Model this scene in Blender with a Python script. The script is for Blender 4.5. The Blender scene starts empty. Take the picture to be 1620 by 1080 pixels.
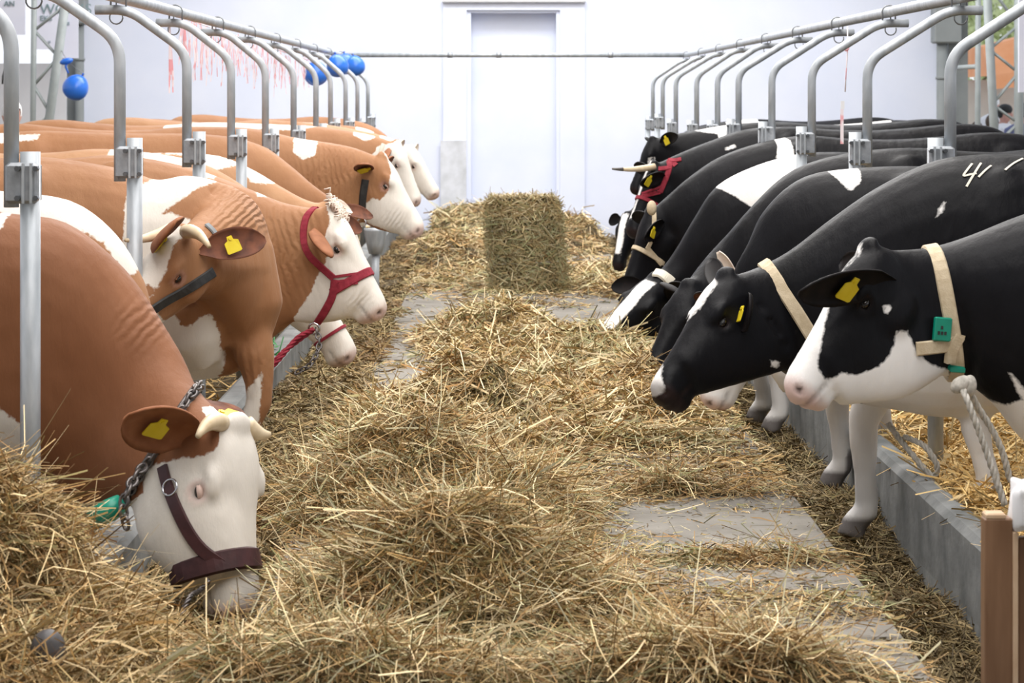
import bpy, math, random
import numpy as np
from mathutils import Vector
from mathutils.bvhtree import BVHTree
random.seed(7); RNG = np.random.default_rng(11)
scene = bpy.context.scene
COL = scene.collection

# ------------------------------------------------------------------ camera, world, light, exposure
F = 3700.0; CX = 784.0; CY = 165.0; HC = 1.48            # focal length in pixels, vanishing point, eye height
cam_d = bpy.data.cameras.new('camera'); cam = bpy.data.objects.new('camera', cam_d); COL.objects.link(cam)
cam_d.sensor_width = 36.0; cam_d.lens = F * 36.0 / 1620.0
cam_d.shift_x = (810 - CX) / 1620.0; cam_d.shift_y = -(540 - CY) / 1620.0
cam.location = (0, 0, HC); cam.rotation_euler = (math.pi / 2, 0, 0)
cam_d.clip_start = 0.1; cam_d.clip_end = 500
cam_d.dof.use_dof = True; cam_d.dof.focus_distance = 9.6; cam_d.dof.aperture_fstop = 8.0
scene.camera = cam

world = bpy.data.worlds.new('world'); scene.world = world; world.use_nodes = True
wn = world.node_tree; wn.nodes.clear()
wo = wn.nodes.new('ShaderNodeOutputWorld'); wb = wn.nodes.new('ShaderNodeBackground')
wtc = wn.nodes.new('ShaderNodeTexCoord'); wsx = wn.nodes.new('ShaderNodeSeparateXYZ'); wr = wn.nodes.new('ShaderNodeValToRGB')
wn.links.new(wtc.outputs['Generated'], wsx.inputs[0]); wn.links.new(wsx.outputs['Z'], wr.inputs[0])
wr.color_ramp.elements[0].position = 0.0; wr.color_ramp.elements[0].color = (0.93, 0.95, 1.0, 1)
wr.color_ramp.elements[1].position = 0.9; wr.color_ramp.elements[1].color = (0.80, 0.88, 1.0, 1)
wn.links.new(wr.outputs[0], wb.inputs[0]); wb.inputs[1].default_value = 1.15
wn.links.new(wb.outputs[0], wo.inputs[0])

def area(name, loc, rot, sx, sy, power, color):
    l = bpy.data.lights.new(name, 'AREA'); l.shape = 'RECTANGLE'; l.size = sx; l.size_y = sy; l.energy = power; l.color = color
    o = bpy.data.objects.new(name, l); COL.objects.link(o); o.location = loc; o.rotation_euler = rot; return o
area('added_top_light', (0.2, 14.5, 6.25), (0, 0, 0), 6, 26, 2500, (1.0, 0.97, 0.94))  # added soft lamp under the roof for top-down light; no visible source
area('added_top_light', (0.2, 26.2, 6.3), (math.radians(-12), 0, 0), 10, 3.0, 620, (0.95, 0.97, 1.0))  # extra lamp added only to brighten the back wall

scene.view_settings.view_transform = 'Standard'; scene.view_settings.look = 'None'
scene.view_settings.gamma = 1.0; scene.view_settings.use_curve_mapping = False
scene.view_settings.exposure = 0.0

# ------------------------------------------------------------------ helpers
def A(px, py, Y, dy=0.0):
    """photo pixel seen at depth Y -> world point (dy moves it nearer or further)"""
    Y = Y + dy
    return np.array([(px - CX) * Y / F, Y, HC - (py - CY) * Y / F])
def G(px, py, z=0.0):
    Y = F * (HC - z) / (py - CY); return np.array([(px - CX) * Y / F, Y, z])
def nrm(v):
    v = np.asarray(v, float); return v / (np.linalg.norm(v) + 1e-12)

BASE = {}
def empty(name, loc, label, cat, group=None):
    o = bpy.data.objects.new(name, None); COL.objects.link(o); o.location = tuple(loc); o.empty_display_size = 0.1
    o['label'] = label; o['category'] = cat
    if group: o['group'] = group
    BASE[o.name] = np.array(loc, float); return o
def tag(o, label, cat, group=None, kind=None):
    if label: o['label'] = label
    if cat: o['category'] = cat
    if group: o['group'] = group
    if kind: o['kind'] = kind
    return o
def mesh_np(name, V, faces, smooth=False):
    me = bpy.data.meshes.new(name)
    V = np.asarray(V, np.float32)
    if isinstance(faces, np.ndarray):
        n, k = faces.shape
        me.vertices.add(len(V)); me.vertices.foreach_set('co', V.ravel())
        me.loops.add(n * k); me.loops.foreach_set('vertex_index', faces.astype(np.int32).ravel())
        me.polygons.add(n); me.polygons.foreach_set('loop_start', np.arange(0, n * k, k, dtype=np.int32))
        me.update(calc_edges=True)
    else:
        me.from_pydata([tuple(map(float, v)) for v in V], [], faces); me.update()
    if smooth: me.polygons.foreach_set('use_smooth', np.ones(len(me.polygons), bool))
    return me
def link(name, V, faces, m, parent=None, smooth=True, label=None, kind=None, mats=None):
    """one mesh object from world-space vertices"""
    V = np.asarray(V, float)
    root = parent
    while root is not None and root.parent is not None: root = root.parent
    if root is not None: V = V - BASE[root.name]; off = None
    else:
        lo, hi = V.min(0), V.max(0); off = np.array([(lo[0] + hi[0]) / 2, (lo[1] + hi[1]) / 2, lo[2]]); V = V - off
    o = bpy.data.objects.new(name, mesh_np(name, V, faces, smooth)); COL.objects.link(o)
    if root is not None: o.parent = parent
    else: o.location = tuple(off); BASE[o.name] = off
    for mm in (mats or [m]): o.data.materials.append(mm)
    if label: o['label'] = label
    if kind: o['kind'] = kind
    return o
class MB:
    def __init__(s): s.V = []; s.F = []; s.n = 0
    def add(s, V, Fs):
        V = np.asarray(V, float); s.V.append(V); s.F += [tuple(i + s.n for i in f) for f in Fs]; s.n += len(V); return s
    def get(s): return np.vstack(s.V), s.F
def box(c, size, rot=0.0, ax=None, bevel=0.0):
    h = np.array(size) / 2.0
    if bevel <= 0:
        P = np.array([[x, y, z] for x in (-1, 1) for y in (-1, 1) for z in (-1, 1)]) * h
        Fs = [(0, 1, 3, 2), (4, 6, 7, 5), (0, 4, 5, 1), (2, 3, 7, 6), (0, 2, 6, 4), (1, 5, 7, 3)]
    else:
        b = min(bevel, h.min() * 0.9); lev = [(-h[2], b), (-h[2] + b, 0), (h[2] - b, 0), (h[2], b)]; P = []
        for z, ins in lev:
            x, y = h[0] - ins, h[1] - ins; c2 = b * 0.7
            P += [(-x + c2, -y, z), (x - c2, -y, z), (x, -y + c2, z), (x, y - c2, z), (x - c2, y, z), (-x + c2, y, z), (-x, y - c2, z), (-x, -y + c2, z)]
        P = np.array(P); Fs = [tuple(range(7, -1, -1)), tuple(range(24, 32))]
        for l in range(3):
            for i in range(8): Fs.append((l * 8 + i, l * 8 + (i + 1) % 8, l * 8 + 8 + (i + 1) % 8, l * 8 + 8 + i))
    if ax is not None: P = P @ np.array(ax)
    elif rot: cs, sn = math.cos(rot), math.sin(rot); P = P @ np.array([[cs, sn, 0], [-sn, cs, 0], [0, 0, 1]])
    return P + np.array(c), Fs
def tube(path, r, n=10, cap=True, flat=None):
    P = np.array(path, float); m = len(P); r = np.full(m, r) if np.isscalar(r) else np.array(r, float)
    T = np.gradient(P, axis=0); T /= (np.linalg.norm(T, axis=1, keepdims=True) + 1e-12)
    u = nrm(np.cross(T[0], [0.13, 0.22, 0.97] if abs(T[0][2]) < 0.9 else [1, 0.1, 0])); V = []
    for i in range(m):
        u = nrm(u - T[i] * np.dot(u, T[i])); w = np.cross(T[i], u)
        a = np.linspace(0, 2 * math.pi, n, endpoint=False)
        V.append(P[i] + r[i] * (np.cos(a)[:, None] * u + np.sin(a)[:, None] * w))
    V = np.vstack(V); Fs = []
    for i in range(m - 1):
        for k in range(n): Fs.append((i * n + k, i * n + (k + 1) % n, (i + 1) * n + (k + 1) % n, (i + 1) * n + k))
    if cap: Fs.append(tuple(range(n - 1, -1, -1))); Fs.append(tuple(range((m - 1) * n, m * n)))
    return V, Fs
def fillet(path, rad, seg=5):
    P = [np.array(p, float) for p in path]; out = [P[0]]
    for i in range(1, len(P) - 1):
        a, b, c = P[i - 1], P[i], P[i + 1]; d1 = nrm(a - b); d2 = nrm(c - b)
        t = min(rad, np.linalg.norm(a - b) * .45, np.linalg.norm(c - b) * .45); s, e = b + d1 * t, b + d2 * t
        for k in range(seg + 1):
            q = k / seg; out.append((1 - q) ** 2 * s + 2 * q * (1 - q) * b + q * q * e)
    out.append(P[-1]); return np.array(out)
def cat(P, sub):
    P = np.array(P, float); n = len(P); E = np.vstack([2 * P[0] - P[1], P, 2 * P[-1] - P[-2]]); out = []
    for i in range(n - 1):
        p0, p1, p2, p3 = E[i], E[i + 1], E[i + 2], E[i + 3]
        for k in range(sub):
            t = k / sub
            out.append(.5 * ((2 * p1) + (p2 - p0) * t + (2 * p0 - 5 * p1 + 4 * p2 - p3) * t * t + (3 * p1 - p0 - 3 * p2 + p3) * t ** 3))
    out.append(P[-1]); return np.array(out)
def ellipsoid(c, ax, nu=14, nv=9):
    """ax: 3 radius vectors"""
    ax = np.array(ax, float); V = []; Fs = []
    for j in range(1, nv):
        th = math.pi * j / nv
        for i in range(nu):
            ph = 2 * math.pi * i / nu; V.append(math.sin(th) * math.cos(ph) * ax[0] + math.sin(th) * math.sin(ph) * ax[1] + math.cos(th) * ax[2])
    V.append(ax[2]); V.append(-ax[2]); t, b = len(V) - 2, len(V) - 1
    for j in range(nv - 2):
        for i in range(nu): Fs.append((j * nu + i, j * nu + nu + i, j * nu + nu + (i + 1) % nu, j * nu + (i + 1) % nu))
    for i in range(nu):
        Fs.append((t, i, (i + 1) % nu)); Fs.append((b, (nv - 2) * nu + (i + 1) % nu, (nv - 2) * nu + i))
    return np.array(V) + np.array(c), Fs
def rod(a, b, r, n=8):
    return tube([a, b], r, n)

# value noise on numpy arrays
def vnoise(x, y, seed=0):
    xi = np.floor(x).astype(np.int64); yi = np.floor(y).astype(np.int64); fx = x - xi; fy = y - yi
    fx = fx * fx * (3 - 2 * fx); fy = fy * fy * (3 - 2 * fy)
    def h(a, b):
        q = (a * 374761393 + b * 668265263 + seed * 974711) & 0xffffffff; q = ((q ^ (q >> 13)) * 1274126177) & 0xffffffff
        return ((q ^ (q >> 16)) & 0xffff) / 65535.0
    return (h(xi, yi) * (1 - fx) + h(xi + 1, yi) * fx) * (1 - fy) + (h(xi, yi + 1) * (1 - fx) + h(xi + 1, yi + 1) * fx) * fy
def fbm(x, y, seed=0, oct=3):
    s = 0; a = .5; t = 0
    for o in range(oct): s = s + a * vnoise(x * 2 ** o, y * 2 ** o, seed + o * 17); t += a; a *= .5
    return s / t

# ------------------------------------------------------------------ materials
def new_mat(name):
    m = bpy.data.materials.new(name); m.use_nodes = True; nt = m.node_tree
    return m, nt, nt.nodes['Principled BSDF']
def N(nt, t, **kw):
    n = nt.nodes.new(t)
    for k, v in kw.items(): setattr(n, k, v)
    return n
def simple(name, c1, c2=None, scale=8.0, rough=0.6, metal=0.0, bump=0.0, bscale=60.0, spec=0.5, stretch=(1, 1, 1), lo=.35, hi=.65):
    m, nt, b = new_mat(name); L = nt.links.new
    b.inputs['Roughness'].default_value = rough; b.inputs['Metallic'].default_value = metal; b.inputs['Specular IOR Level'].default_value = spec
    tc = N(nt, 'ShaderNodeTexCoord'); mp = N(nt, 'ShaderNodeMapping'); mp.inputs['Scale'].default_value = stretch
    L(tc.outputs['Object'], mp.inputs[0])
    if c2 is None: b.inputs['Base Color'].default_value = (*c1, 1)
    else:
        n = N(nt, 'ShaderNodeTexNoise'); n.inputs['Scale'].default_value = scale; n.inputs['Detail'].default_value = 5; L(mp.outputs[0], n.inputs['Vector'])
        r = N(nt, 'ShaderNodeValToRGB'); r.color_ramp.elements[0].position = lo; r.color_ramp.elements[1].position = hi
        r.color_ramp.elements[0].color = (*c1, 1); r.color_ramp.elements[1].color = (*c2, 1)
        L(n.outputs['Fac'], r.inputs[0]); L(r.outputs[0], b.inputs['Base Color'])
    if bump:
        n2 = N(nt, 'ShaderNodeTexNoise'); n2.inputs['Scale'].default_value = bscale; n2.inputs['Detail'].default_value = 4; L(mp.outputs[0], n2.inputs['Vector'])
        bp = N(nt, 'ShaderNodeBump'); bp.inputs['Strength'].default_value = bump; bp.inputs['Distance'].default_value = .01
        L(n2.outputs['Fac'], bp.inputs['Height']); L(bp.outputs[0], b.inputs['Normal'])
    return m
M = {}
M['galv'] = simple('galvanized_steel', (.34, .37, .40), (.48, .51, .54), 25, .45, .25, .05, 80, stretch=(1, 1, .25))
M['galv_dark'] = simple('galvanized_plate', (.27, .29, .31), (.38, .40, .43), 30, .45, .5, .05)
M['bolt'] = simple('bolt_steel', (.16, .17, .18), None, rough=.35, metal=.8)
M['wire'] = simple('hook_wire', (.22, .23, .24), None, rough=.4, metal=.6)
M['wall'] = simple('white_wall_paint', (.74, .79, .93), (.80, .84, .96), 1.3, .8, bump=.06, bscale=30)
M['wallpatch'] = simple('scuffed_wall_paint', (.50, .52, .54), (.72, .74, .79), 5, .8, bump=.1, bscale=30, lo=.25, hi=.6)
M['concrete'] = simple('concrete_platform', (.135, .122, .102), (.235, .218, .190), 3.0, .85, bump=.25, bscale=60)
M['trough'] = simple('trough_concrete', (.17, .18, .18), (.30, .31, .31), 6.0, .8, bump=.2, bscale=40)
M['dirt'] = simple('trampled_ground', (.10, .075, .045), (.2, .15, .08), 5, .95, bump=.4, bscale=30)
M['yard'] = simple('pale_yard', (.55, .53, .50), (.65, .63, .6), 2, .9)
M['balloon'] = simple('blue_balloon_rubber', (.02, .14, .62), (.03, .17, .68), 3, .28)
M['yellow'] = simple('yellow_tag_plastic', (.72, .55, .01), (.78, .62, .03), 12, .45)
M['leather_dark'] = simple('dark_red_leather', (.035, .010, .012), (.06, .018, .02), 20, .5, bump=.1)
M['red_web'] = simple('red_webbing', (.21, .008, .022), (.30, .02, .04), 40, .8, bump=.2, bscale=200)
M['cream_web'] = simple('cream_webbing', (.52, .42, .28), (.62, .52, .37), 40, .8, bump=.2, bscale=200)
M['white_web'] = simple('white_webbing', (.66, .62, .52), None, rough=.8)
M['black_web'] = simple('black_webbing', (.012, .012, .013), (.03, .03, .03), 30, .6)
M['grey_web'] = simple('grey_webbing', (.22, .24, .25), None, rough=.7)
M['green'] = simple('green_plastic', (.0, .20, .13), (.0, .26, .17), 10, .4)
M['horn'] = simple('horn', (.55, .42, .26), (.72, .60, .42), 12, .4)
M['horn_tip'] = simple('dark_horn_tip', (.10, .09, .08), None, rough=.35)
M['eye'] = simple('eye', (.012, .008, .006), None, rough=.08)
M['hoof'] = simple('hoof', (.06, .045, .035), (.12, .09, .07), 20, .6)
M['chain'] = simple('dark_chain', (.12, .11, .11), (.2, .18, .17), 30, .4, .8)
M['ring'] = simple('chrome_ring', (.6, .6, .62), None, rough=.2, metal=1)
M['rope'] = simple('pale_rope', (.36, .34, .30), (.55, .52, .47), 60, .9)
M['wood'] = simple('varnished_brown_wood', (.165, .082, .038), (.24, .13, .068), 4, .5, bump=.05, stretch=(6, 6, .7))
M['wood_edge'] = simple('worn_wood_edge', (.50, .33, .20), (.62, .45, .30), 10, .6)
M['white_cloth'] = simple('white_plastic_sheet', (.85, .85, .87), None, rough=.5)
M['truss'] = simple('truss_paint', (.33, .37, .37), (.40, .44, .44), 6, .5)
M['column'] = simple('column_paint', (.20, .22, .22), (.27, .29, .29), 2, .7)
M['banner'] = simple('banner_sheet', (.72, .73, .85), (.78, .79, .88), 2, .6)
M['ink'] = simple('banner_ink', (.20, .28, .30), None, rough=.7)
M['panel'] = simple('grey_partition', (.60, .60, .62), (.66, .66, .68), 2, .7)
M['leaf'] = simple('leaves', (.50, .58, .26), (.70, .76, .45), 5, .6)
M['lid_white'] = simple('pale_eyelid', (.60, .42, .36), (.68, .52, .45), 20, .6)
M['lid_red'] = simple('brown_eyelid', (.26, .11, .05), None, rough=.6)
M['lid_black'] = simple('black_eyelid', (.010, .010, .011), None, rough=.5)
M['roof'] = simple('roof_lining', (.62, .63, .66), (.68, .69, .72), 1, .8)
M['pleaf'] = simple('plant_leaf', (.03, .18, .05), (.06, .28, .08), 20, .5)
M['trunk'] = simple('bark', (.15, .11, .07), (.22, .17, .12), 10, .9)
M['awning'] = simple('orange_awning', (.75, .30, .12), (.80, .36, .17), 3, .7)
M['ribbon'] = None
def ribbon_mat():
    m, nt, b = new_mat('red_white_ribbon'); L = nt.links.new
    tc = N(nt, 'ShaderNodeTexCoord'); w = N(nt, 'ShaderNodeTexNoise'); w.inputs['Scale'].default_value = 9; w.inputs['Detail'].default_value = 1
    L(tc.outputs['Object'], w.inputs['Vector']); r = N(nt, 'ShaderNodeValToRGB'); r.color_ramp.elements[0].position = .45; r.color_ramp.elements[1].position = .5
    r.color_ramp.elements[0].color = (.86, .42, .46, 1); r.color_ramp.elements[1].color = (.90, .80, .83, 1)
    L(w.outputs['Fac'], r.inputs[0]); L(r.outputs[0], b.inputs['Base Color']); b.inputs['Roughness'].default_value = .5; return m
M['ribbon'] = ribbon_mat()
def coat(name, base, base2, white=(.78, .73, .66), rough=.62, edge=.004, jag=.028, sheen=.06, pinkc=(.62, .36, .32), spec=.25, bump=.4):
    m, nt, b = new_mat(name); L = nt.links.new
    tc = N(nt, 'ShaderNodeTexCoord')
    def noise(scale, detail=3):
        n = N(nt, 'ShaderNodeTexNoise'); n.inputs['Scale'].default_value = scale; n.inputs['Detail'].default_value = detail; L(tc.outputs['Object'], n.inputs['Vector']); return n.outputs['Fac']
    def att(nm):
        a = N(nt, 'ShaderNodeAttribute'); a.attribute_name = nm; return a.outputs['Fac']
    def math_(op, a, bb):
        q = N(nt, 'ShaderNodeMath', operation=op)
        for i, v in enumerate((a, bb)):
            if hasattr(v, 'node'): L(v, q.inputs[i])
            else: q.inputs[i].default_value = v
        return q.outputs[0]
    def mixc(f, a, bb):
        q = N(nt, 'ShaderNodeMix', data_type='RGBA'); L(f, q.inputs['Factor'])
        for s, v in (('A', a), ('B', bb)):
            i = [k for k in q.inputs if k.name == s and k.type == 'RGBA'][0]
            if hasattr(v, 'node'): L(v, i)
            else: i.default_value = (*v, 1)
        return [k for k in q.outputs if k.type == 'RGBA'][0]
    rmp = N(nt, 'ShaderNodeMapRange'); L(noise(3.0, 5), rmp.inputs[0]); rmp.inputs[1].default_value = .35; rmp.inputs[2].default_value = .65
    basec = mixc(rmp.outputs[0], base, base2)
    wr_ = N(nt, 'ShaderNodeMapRange'); L(noise(5.0, 4), wr_.inputs[0]); wr_.inputs[1].default_value = .3; wr_.inputs[2].default_value = .7
    whitec = mixc(wr_.outputs[0], tuple(c * .90 for c in white), white)
    pv = math_('ADD', att('patch'), math_('MULTIPLY', math_('SUBTRACT', math_('ADD', math_('MULTIPLY', noise(9, 2), .5), math_('MULTIPLY', noise(60, 4), .5)), .5), jag * 2))
    st = N(nt, 'ShaderNodeMapRange'); L(pv, st.inputs[0]); st.inputs[1].default_value = -edge; st.inputs[2].default_value = edge
    c = mixc(st.outputs[0], basec, whitec)
    c = mixc(att('pink'), c, pinkc); c = mixc(att('dark'), c, (.035, .02, .018))
    L(c, b.inputs['Base Color']); b.inputs['Roughness'].default_value = rough; b.inputs['Specular IOR Level'].default_value = spec
    b.inputs['Sheen Weight'].default_value = sheen; b.inputs['Sheen Roughness'].default_value = .4
    mp = N(nt, 'ShaderNodeMapping'); mp.inputs['Scale'].default_value = (1, 1, .3); L(tc.outputs['Object'], mp.inputs[0])
    nz = N(nt, 'ShaderNodeTexNoise'); nz.inputs['Scale'].default_value = 220; nz.inputs['Detail'].default_value = 3; L(mp.outputs[0], nz.inputs['Vector'])
    nz2 = N(nt, 'ShaderNodeTexNoise'); nz2.inputs['Scale'].default_value = 14; nz2.inputs['Detail'].default_value = 3; L(mp.outputs[0], nz2.inputs['Vector'])
    h = math_('ADD', math_('MULTIPLY', nz.outputs['Fac'], .10), math_('MULTIPLY', nz2.outputs['Fac'], 1.0))
    ph = math_('SINE', math_('ADD', att('wrinkle_phase'), math_('MULTIPLY', noise(9, 3), 12.0)), 0.0)
    h = math_('ADD', h, math_('MULTIPLY', ph, att('wrinkle')))
    bp = N(nt, 'ShaderNodeBump'); bp.inputs['Strength'].default_value = bump; bp.inputs['Distance'].default_value = .02
    L(h, bp.inputs['Height']); L(bp.outputs[0], b.inputs['Normal'])
    return m
M['red1'] = coat('coat_deep_red', (.205, .080, .033), (.255, .106, .048))
M['red2'] = coat('coat_tan_red', (.30, .138, .062), (.36, .18, .086))
M['red3'] = coat('coat_pale_tan', (.37, .19, .092), (.43, .24, .125))
M['blk'] = coat('coat_black', (.0035, .0035, .0045), (.007, .007, .009), white=(.82, .80, .78), rough=.48, sheen=0.0, jag=.016, pinkc=(.62, .36, .32), spec=.12, bump=.35)
M['ear_red'] = simple('ear_inside_red', (.10, .035, .02), (.2, .07, .035), 20, .8)
M['ear_red_out'] = simple('ear_red', (.24, .085, .032), (.31, .12, .05), 20, .8)
M['ear_black'] = simple('ear_black', (.004, .004, .005), (.012, .009, .009), 20, .6, spec=.15)
M['ear_white'] = simple('ear_white', (.62, .48, .40), (.75, .66, .56), 10, .8)
M['skin'] = simple('skin', (.50, .26, .20), (.56, .31, .25), 10, .6)
M['hair_white'] = simple('white_hair', (.75, .75, .75), None, rough=.8)
M['hair_brown'] = simple('brown_hair', (.06, .035, .02), (.10, .06, .035), 40, .6)
M['hair_black'] = simple('black_hair', (.01, .01, .01), None, rough=.6)
M['shirt_w'] = simple('white_shirt', (.7, .7, .72), None, rough=.8)
M['shirt_b'] = simple('blue_shirt', (.12, .14, .28), None, rough=.8)
M['trouser'] = simple('dark_trousers', (.03, .03, .05), None, rough=.8)
def hay_mats():
    m, nt, b = new_mat('hay_strands'); a = N(nt, 'ShaderNodeAttribute'); a.attribute_name = 'col'
    nt.links.new(a.outputs['Color'], b.inputs['Base Color']); b.inputs['Roughness'].default_value = .7; b.inputs['Specular IOR Level'].default_value = .25
    return m
M['hay'] = hay_mats()
M['haybase'] = simple('shaded_hay_underlayer', (.05, .036, .016), (.13, .095, .045), 30, .95, bump=.6, bscale=70)  # dark tone paints shade into the gaps between strands
# ------------------------------------------------------------------ the setting
XL, XR = -.695, 1.132                    # feeding platform edges
YW = 30.4                                # back wall
def structure(name, V, Fs, m, label=None, mats=None, smooth=False):
    o = link(name, V, Fs, m, None, smooth, mats=mats); o['kind'] = 'structure'
    if label: o['label'] = label
    return o
gr = structure('floor', *box((0, 20, -.60), (60, 80, .2)), M['dirt'], 'trampled ground of the barn')
structure('floor_stall_left', *box((-5.35, 15.5, -.30), (8.0, 31, .38)), M['dirt'], 'stall floor under the brown cows')
structure('floor_stall_right', *box((5.67, 15.5, -.30), (8.0, 31, .38)), M['dirt'], 'stall floor under the black and white cows')
structure('ceiling', *box((.2, 13, 6.5), (19, 37, .2)), M['roof'], 'unseen pale roof lining of the barn, added to block sky light')  # out of view; added to keep ambient sky light off the cows
structure('wall_unseen_front', *box((.2, -5.5, 3), (19, .2, 7)), M['roof'], 'unseen barn wall behind the viewer, added to cut frontal light')  # out of view; added so the cows' near sides fall darker
# platform: poured slabs with recessed joints
plat = structure('floor_platform', *box(((XL + XR) / 2, 17.4, -.27), (XR - XL - .04, 25.6, .46)), M['concrete'], 'raised concrete feeding platform between the two rows of cows')
y = 4.6; k = 0
while y < 30:
    ln = 1.86 + .12 * math.sin(k * 1.7)
    link('slab', *box(((XL + XR) / 2, y + ln / 2, -.02 + .003 * math.sin(k * 2.3)), (XR - XL, ln - .016, .05), bevel=.008), M['concrete'], plat, False)
    y += ln; k += 1
# troughs
def extrude_profile(prof, y0, y1):
    P = np.array(prof); n = len(P)
    V = np.vstack([np.c_[P[:, 0], np.full(n, y0), P[:, 1]], np.c_[P[:, 0], np.full(n, y1), P[:, 1]]])
    Fs = [(i, (i + 1) % n, n + (i + 1) % n, n + i) for i in range(n)] + [tuple(range(n - 1, -1, -1)), tuple(range(n, 2 * n))]
    return V, Fs
def trough(side, xin, xw, xo, zt, label):
    s = side
    prof = [(xin, -.48), (xin, -.40), (xw - s * .06, -.40), (xw - s * .015, -.36), (xw, -.2), (xw, zt - .03), (xw + s * .02, zt - .005), (xw + s * .05, zt), (xo - s * .03, zt), (xo, zt - .02), (xo, -.48)]
    o = link('feed_trough', *extrude_profile(prof, 4.4, 29.6), M['trough'], None, False); tag(o, label, 'trough', 'concrete feed troughs')
trough(-1, XL - .002, -1.20, -1.34, .070, 'long grey concrete feed trough in front of the brown cows')
trough(1, XR + .002, 1.555, 1.665, .076, 'long grey concrete feed trough in front of the black and white cows')

# back wall with door niche and pilasters
sc_ = YW / F
def wx(px): return (px - CX) * sc_
def wz(py): return HC - (py - CY) * sc_
HW = 7.0; D = .30; HW = 6.9
nx0, nx1, nzt = wx(745), wx(880), wz(20)
x0, x1 = wx(118), wx(1500)
mb = MB()
mb.add(*box(((x0 + nx0) / 2, YW + D / 2, HW / 2 - .3), (nx0 - x0, D, HW)))
mb.add(*box(((x1 + nx1) / 2, YW + D / 2, HW / 2 - .3), (x1 - nx1, D, HW)))
mb.add(*box(((nx0 + nx1) / 2, YW + D / 2, (nzt + HW - .3) / 2), (nx1 - nx0, D, HW - .3 - nzt)))
mb.add(*box(((nx0 + nx1) / 2, YW + D, HW / 2 - .3), (nx1 - nx0, .1, HW)))
wall = structure('wall_back', *mb.get(), M['wall'], 'white plastered back wall with a blocked doorway niche')
# shallow raised surround around the niche
zs = wz(4)
mb = MB(); t = .05
zl = wz(16); mb.add(*box(((wx(701) + wx(738)) / 2, YW - t / 2, (zl - .3) / 2), (wx(738) - wx(701), t, zl + .3)))
mb.add(*box(((wx(886) + wx(925)) / 2, YW - t / 2, (zl - .3) / 2), (wx(925) - wx(886), t, zl + .3)))
mb.add(*box(((wx(701) + wx(925)) / 2, YW - t / 2, (zs + wz(16)) / 2), (wx(925) - wx(701), t, zs - wz(16))))
structure('trim_1', *mb.get(), M['wall'], 'raised plaster surround of the doorway niche')
structure('trim_2', *box(((wx(700) + wx(926)) / 2, YW - .062, zs + .016), (wx(926) - wx(700), .12, .03)), M['panel'], 'grey ledge above the doorway niche')
structure('trim_3', *box(((wx(697) + wx(738)) / 2, YW - .062, (wz(222) - .3) / 2), (wx(738) - wx(697), .03, wz(222) + .3)), M['wallpatch'], 'bare scuffed strip low on the left side of the niche')

# corner columns (square capital over a round shaft on a dark pier)
def column(name, px0, px1, cap0, cap1, caph, sh0, sh1, label):
    o = empty(name, (wx((px0 + px1) / 2), YW - .3, -.17), label, 'column')
    link('pier', *box((wx((px0 + px1) / 2), YW - .1, 3.2), (wx(px1) - wx(px0), .4, 6.8)), M['column'], o, False)
    link('capital', *box((wx((cap0 + cap1) / 2), YW - .42, wz(caph) + 1.2), (wx(cap1) - wx(cap0), .3, 2.4), bevel=.02), M['column'], o, False)
    link('shaft', *rod((wx((sh0 + sh1) / 2), YW - .42, -.17), (wx((sh0 + sh1) / 2), YW - .42, wz(caph)), (wx(sh1) - wx(sh0)) / 2, 16), M['column'], o)
    link('shaft_collar', *rod((wx((sh0 + sh1) / 2), YW - .42, wz(caph + 52)), (wx((sh0 + sh1) / 2), YW - .42, wz(caph + 56)), (wx(sh1) - wx(sh0)) / 2 + .012, 16), M['column'], o)
    return o
column('corner_column', 100, 128, 126, 146, 41, 128, 142, 'grey corner column at the left end of the back wall, behind a blue balloon')
column('corner_column', 1493, 1524, 1466, 1508, 70, 1472, 1489, 'dark grey corner column at the right end of the back wall')

# ------------------------------------------------------------------ overhead rails
def railpt(side, q):
    """q in 0..1: front to back"""
    if side < 0: a, b = np.array([-1.80, 5.2, 1.97]), np.array([-1.80, 27.4, 2.055])
    else: a, b = np.array([2.22, 5.6, 1.97]), np.array([2.22, 27.4, 2.055])
    return a + (b - a) * q
def rail_at(side, Y):
    a, b = railpt(side, 0), railpt(side, 1); return a + (b - a) * (Y - a[1]) / (b[1] - a[1])
def rail(side, label, ys):
    pts = [railpt(side, q) for q in np.linspace(0, 1, 30)]
    o = empty('overhead_rail', pts[-1], label, 'rail', 'overhead rails along the stalls')
    link('rail_pipe', *tube(pts, .030, 12), M['galv'], o)
    for Y in ys:
        c = rail_at(side, Y)
        a = np.linspace(-.3, math.pi + .3, 11); r = .038
        P = [c + np.array([-side * r * math.cos(q), 0, r * math.sin(q)]) for q in a]; P = [P[0] - np.array([0, 0, .07])] + P + [P[-1] - np.array([0, 0, .07])]
        link('u_bolt', *tube(P, .005, 6), M['wire'], o)
        if Y < 20:
            b = c + np.array([side * .02, .06, -.06]); a = np.linspace(-1.1, 4.2, 12)
            P = [b + np.array([0, 0, .06]), b] + [b + np.array([.032 * math.cos(q) + .0, 0, -.036 + .032 * math.sin(q)]) for q in np.linspace(1.57, 6.6, 12)]
            link('ring_hook', *tube(P, .0038, 6), M['wire'], o)
LY = [2.0 * (3.58 + n) for n in range(11)]; RY = [2.0 * (4.6 + n) for n in range(10)]
rail(-1, 'galvanized overhead rail above the brown cows on the left', LY)
rail(1, 'galvanized overhead rail above the black and white cows on the right', [RY[0] - 2] + RY)
cb0, cb1 = rail_at(-1, 27.3), rail_at(1, 27.3)
o = empty('cross_rail', cb0, 'straight galvanized cross rail joining the two overhead rails before the white back wall', 'rail')
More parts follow.
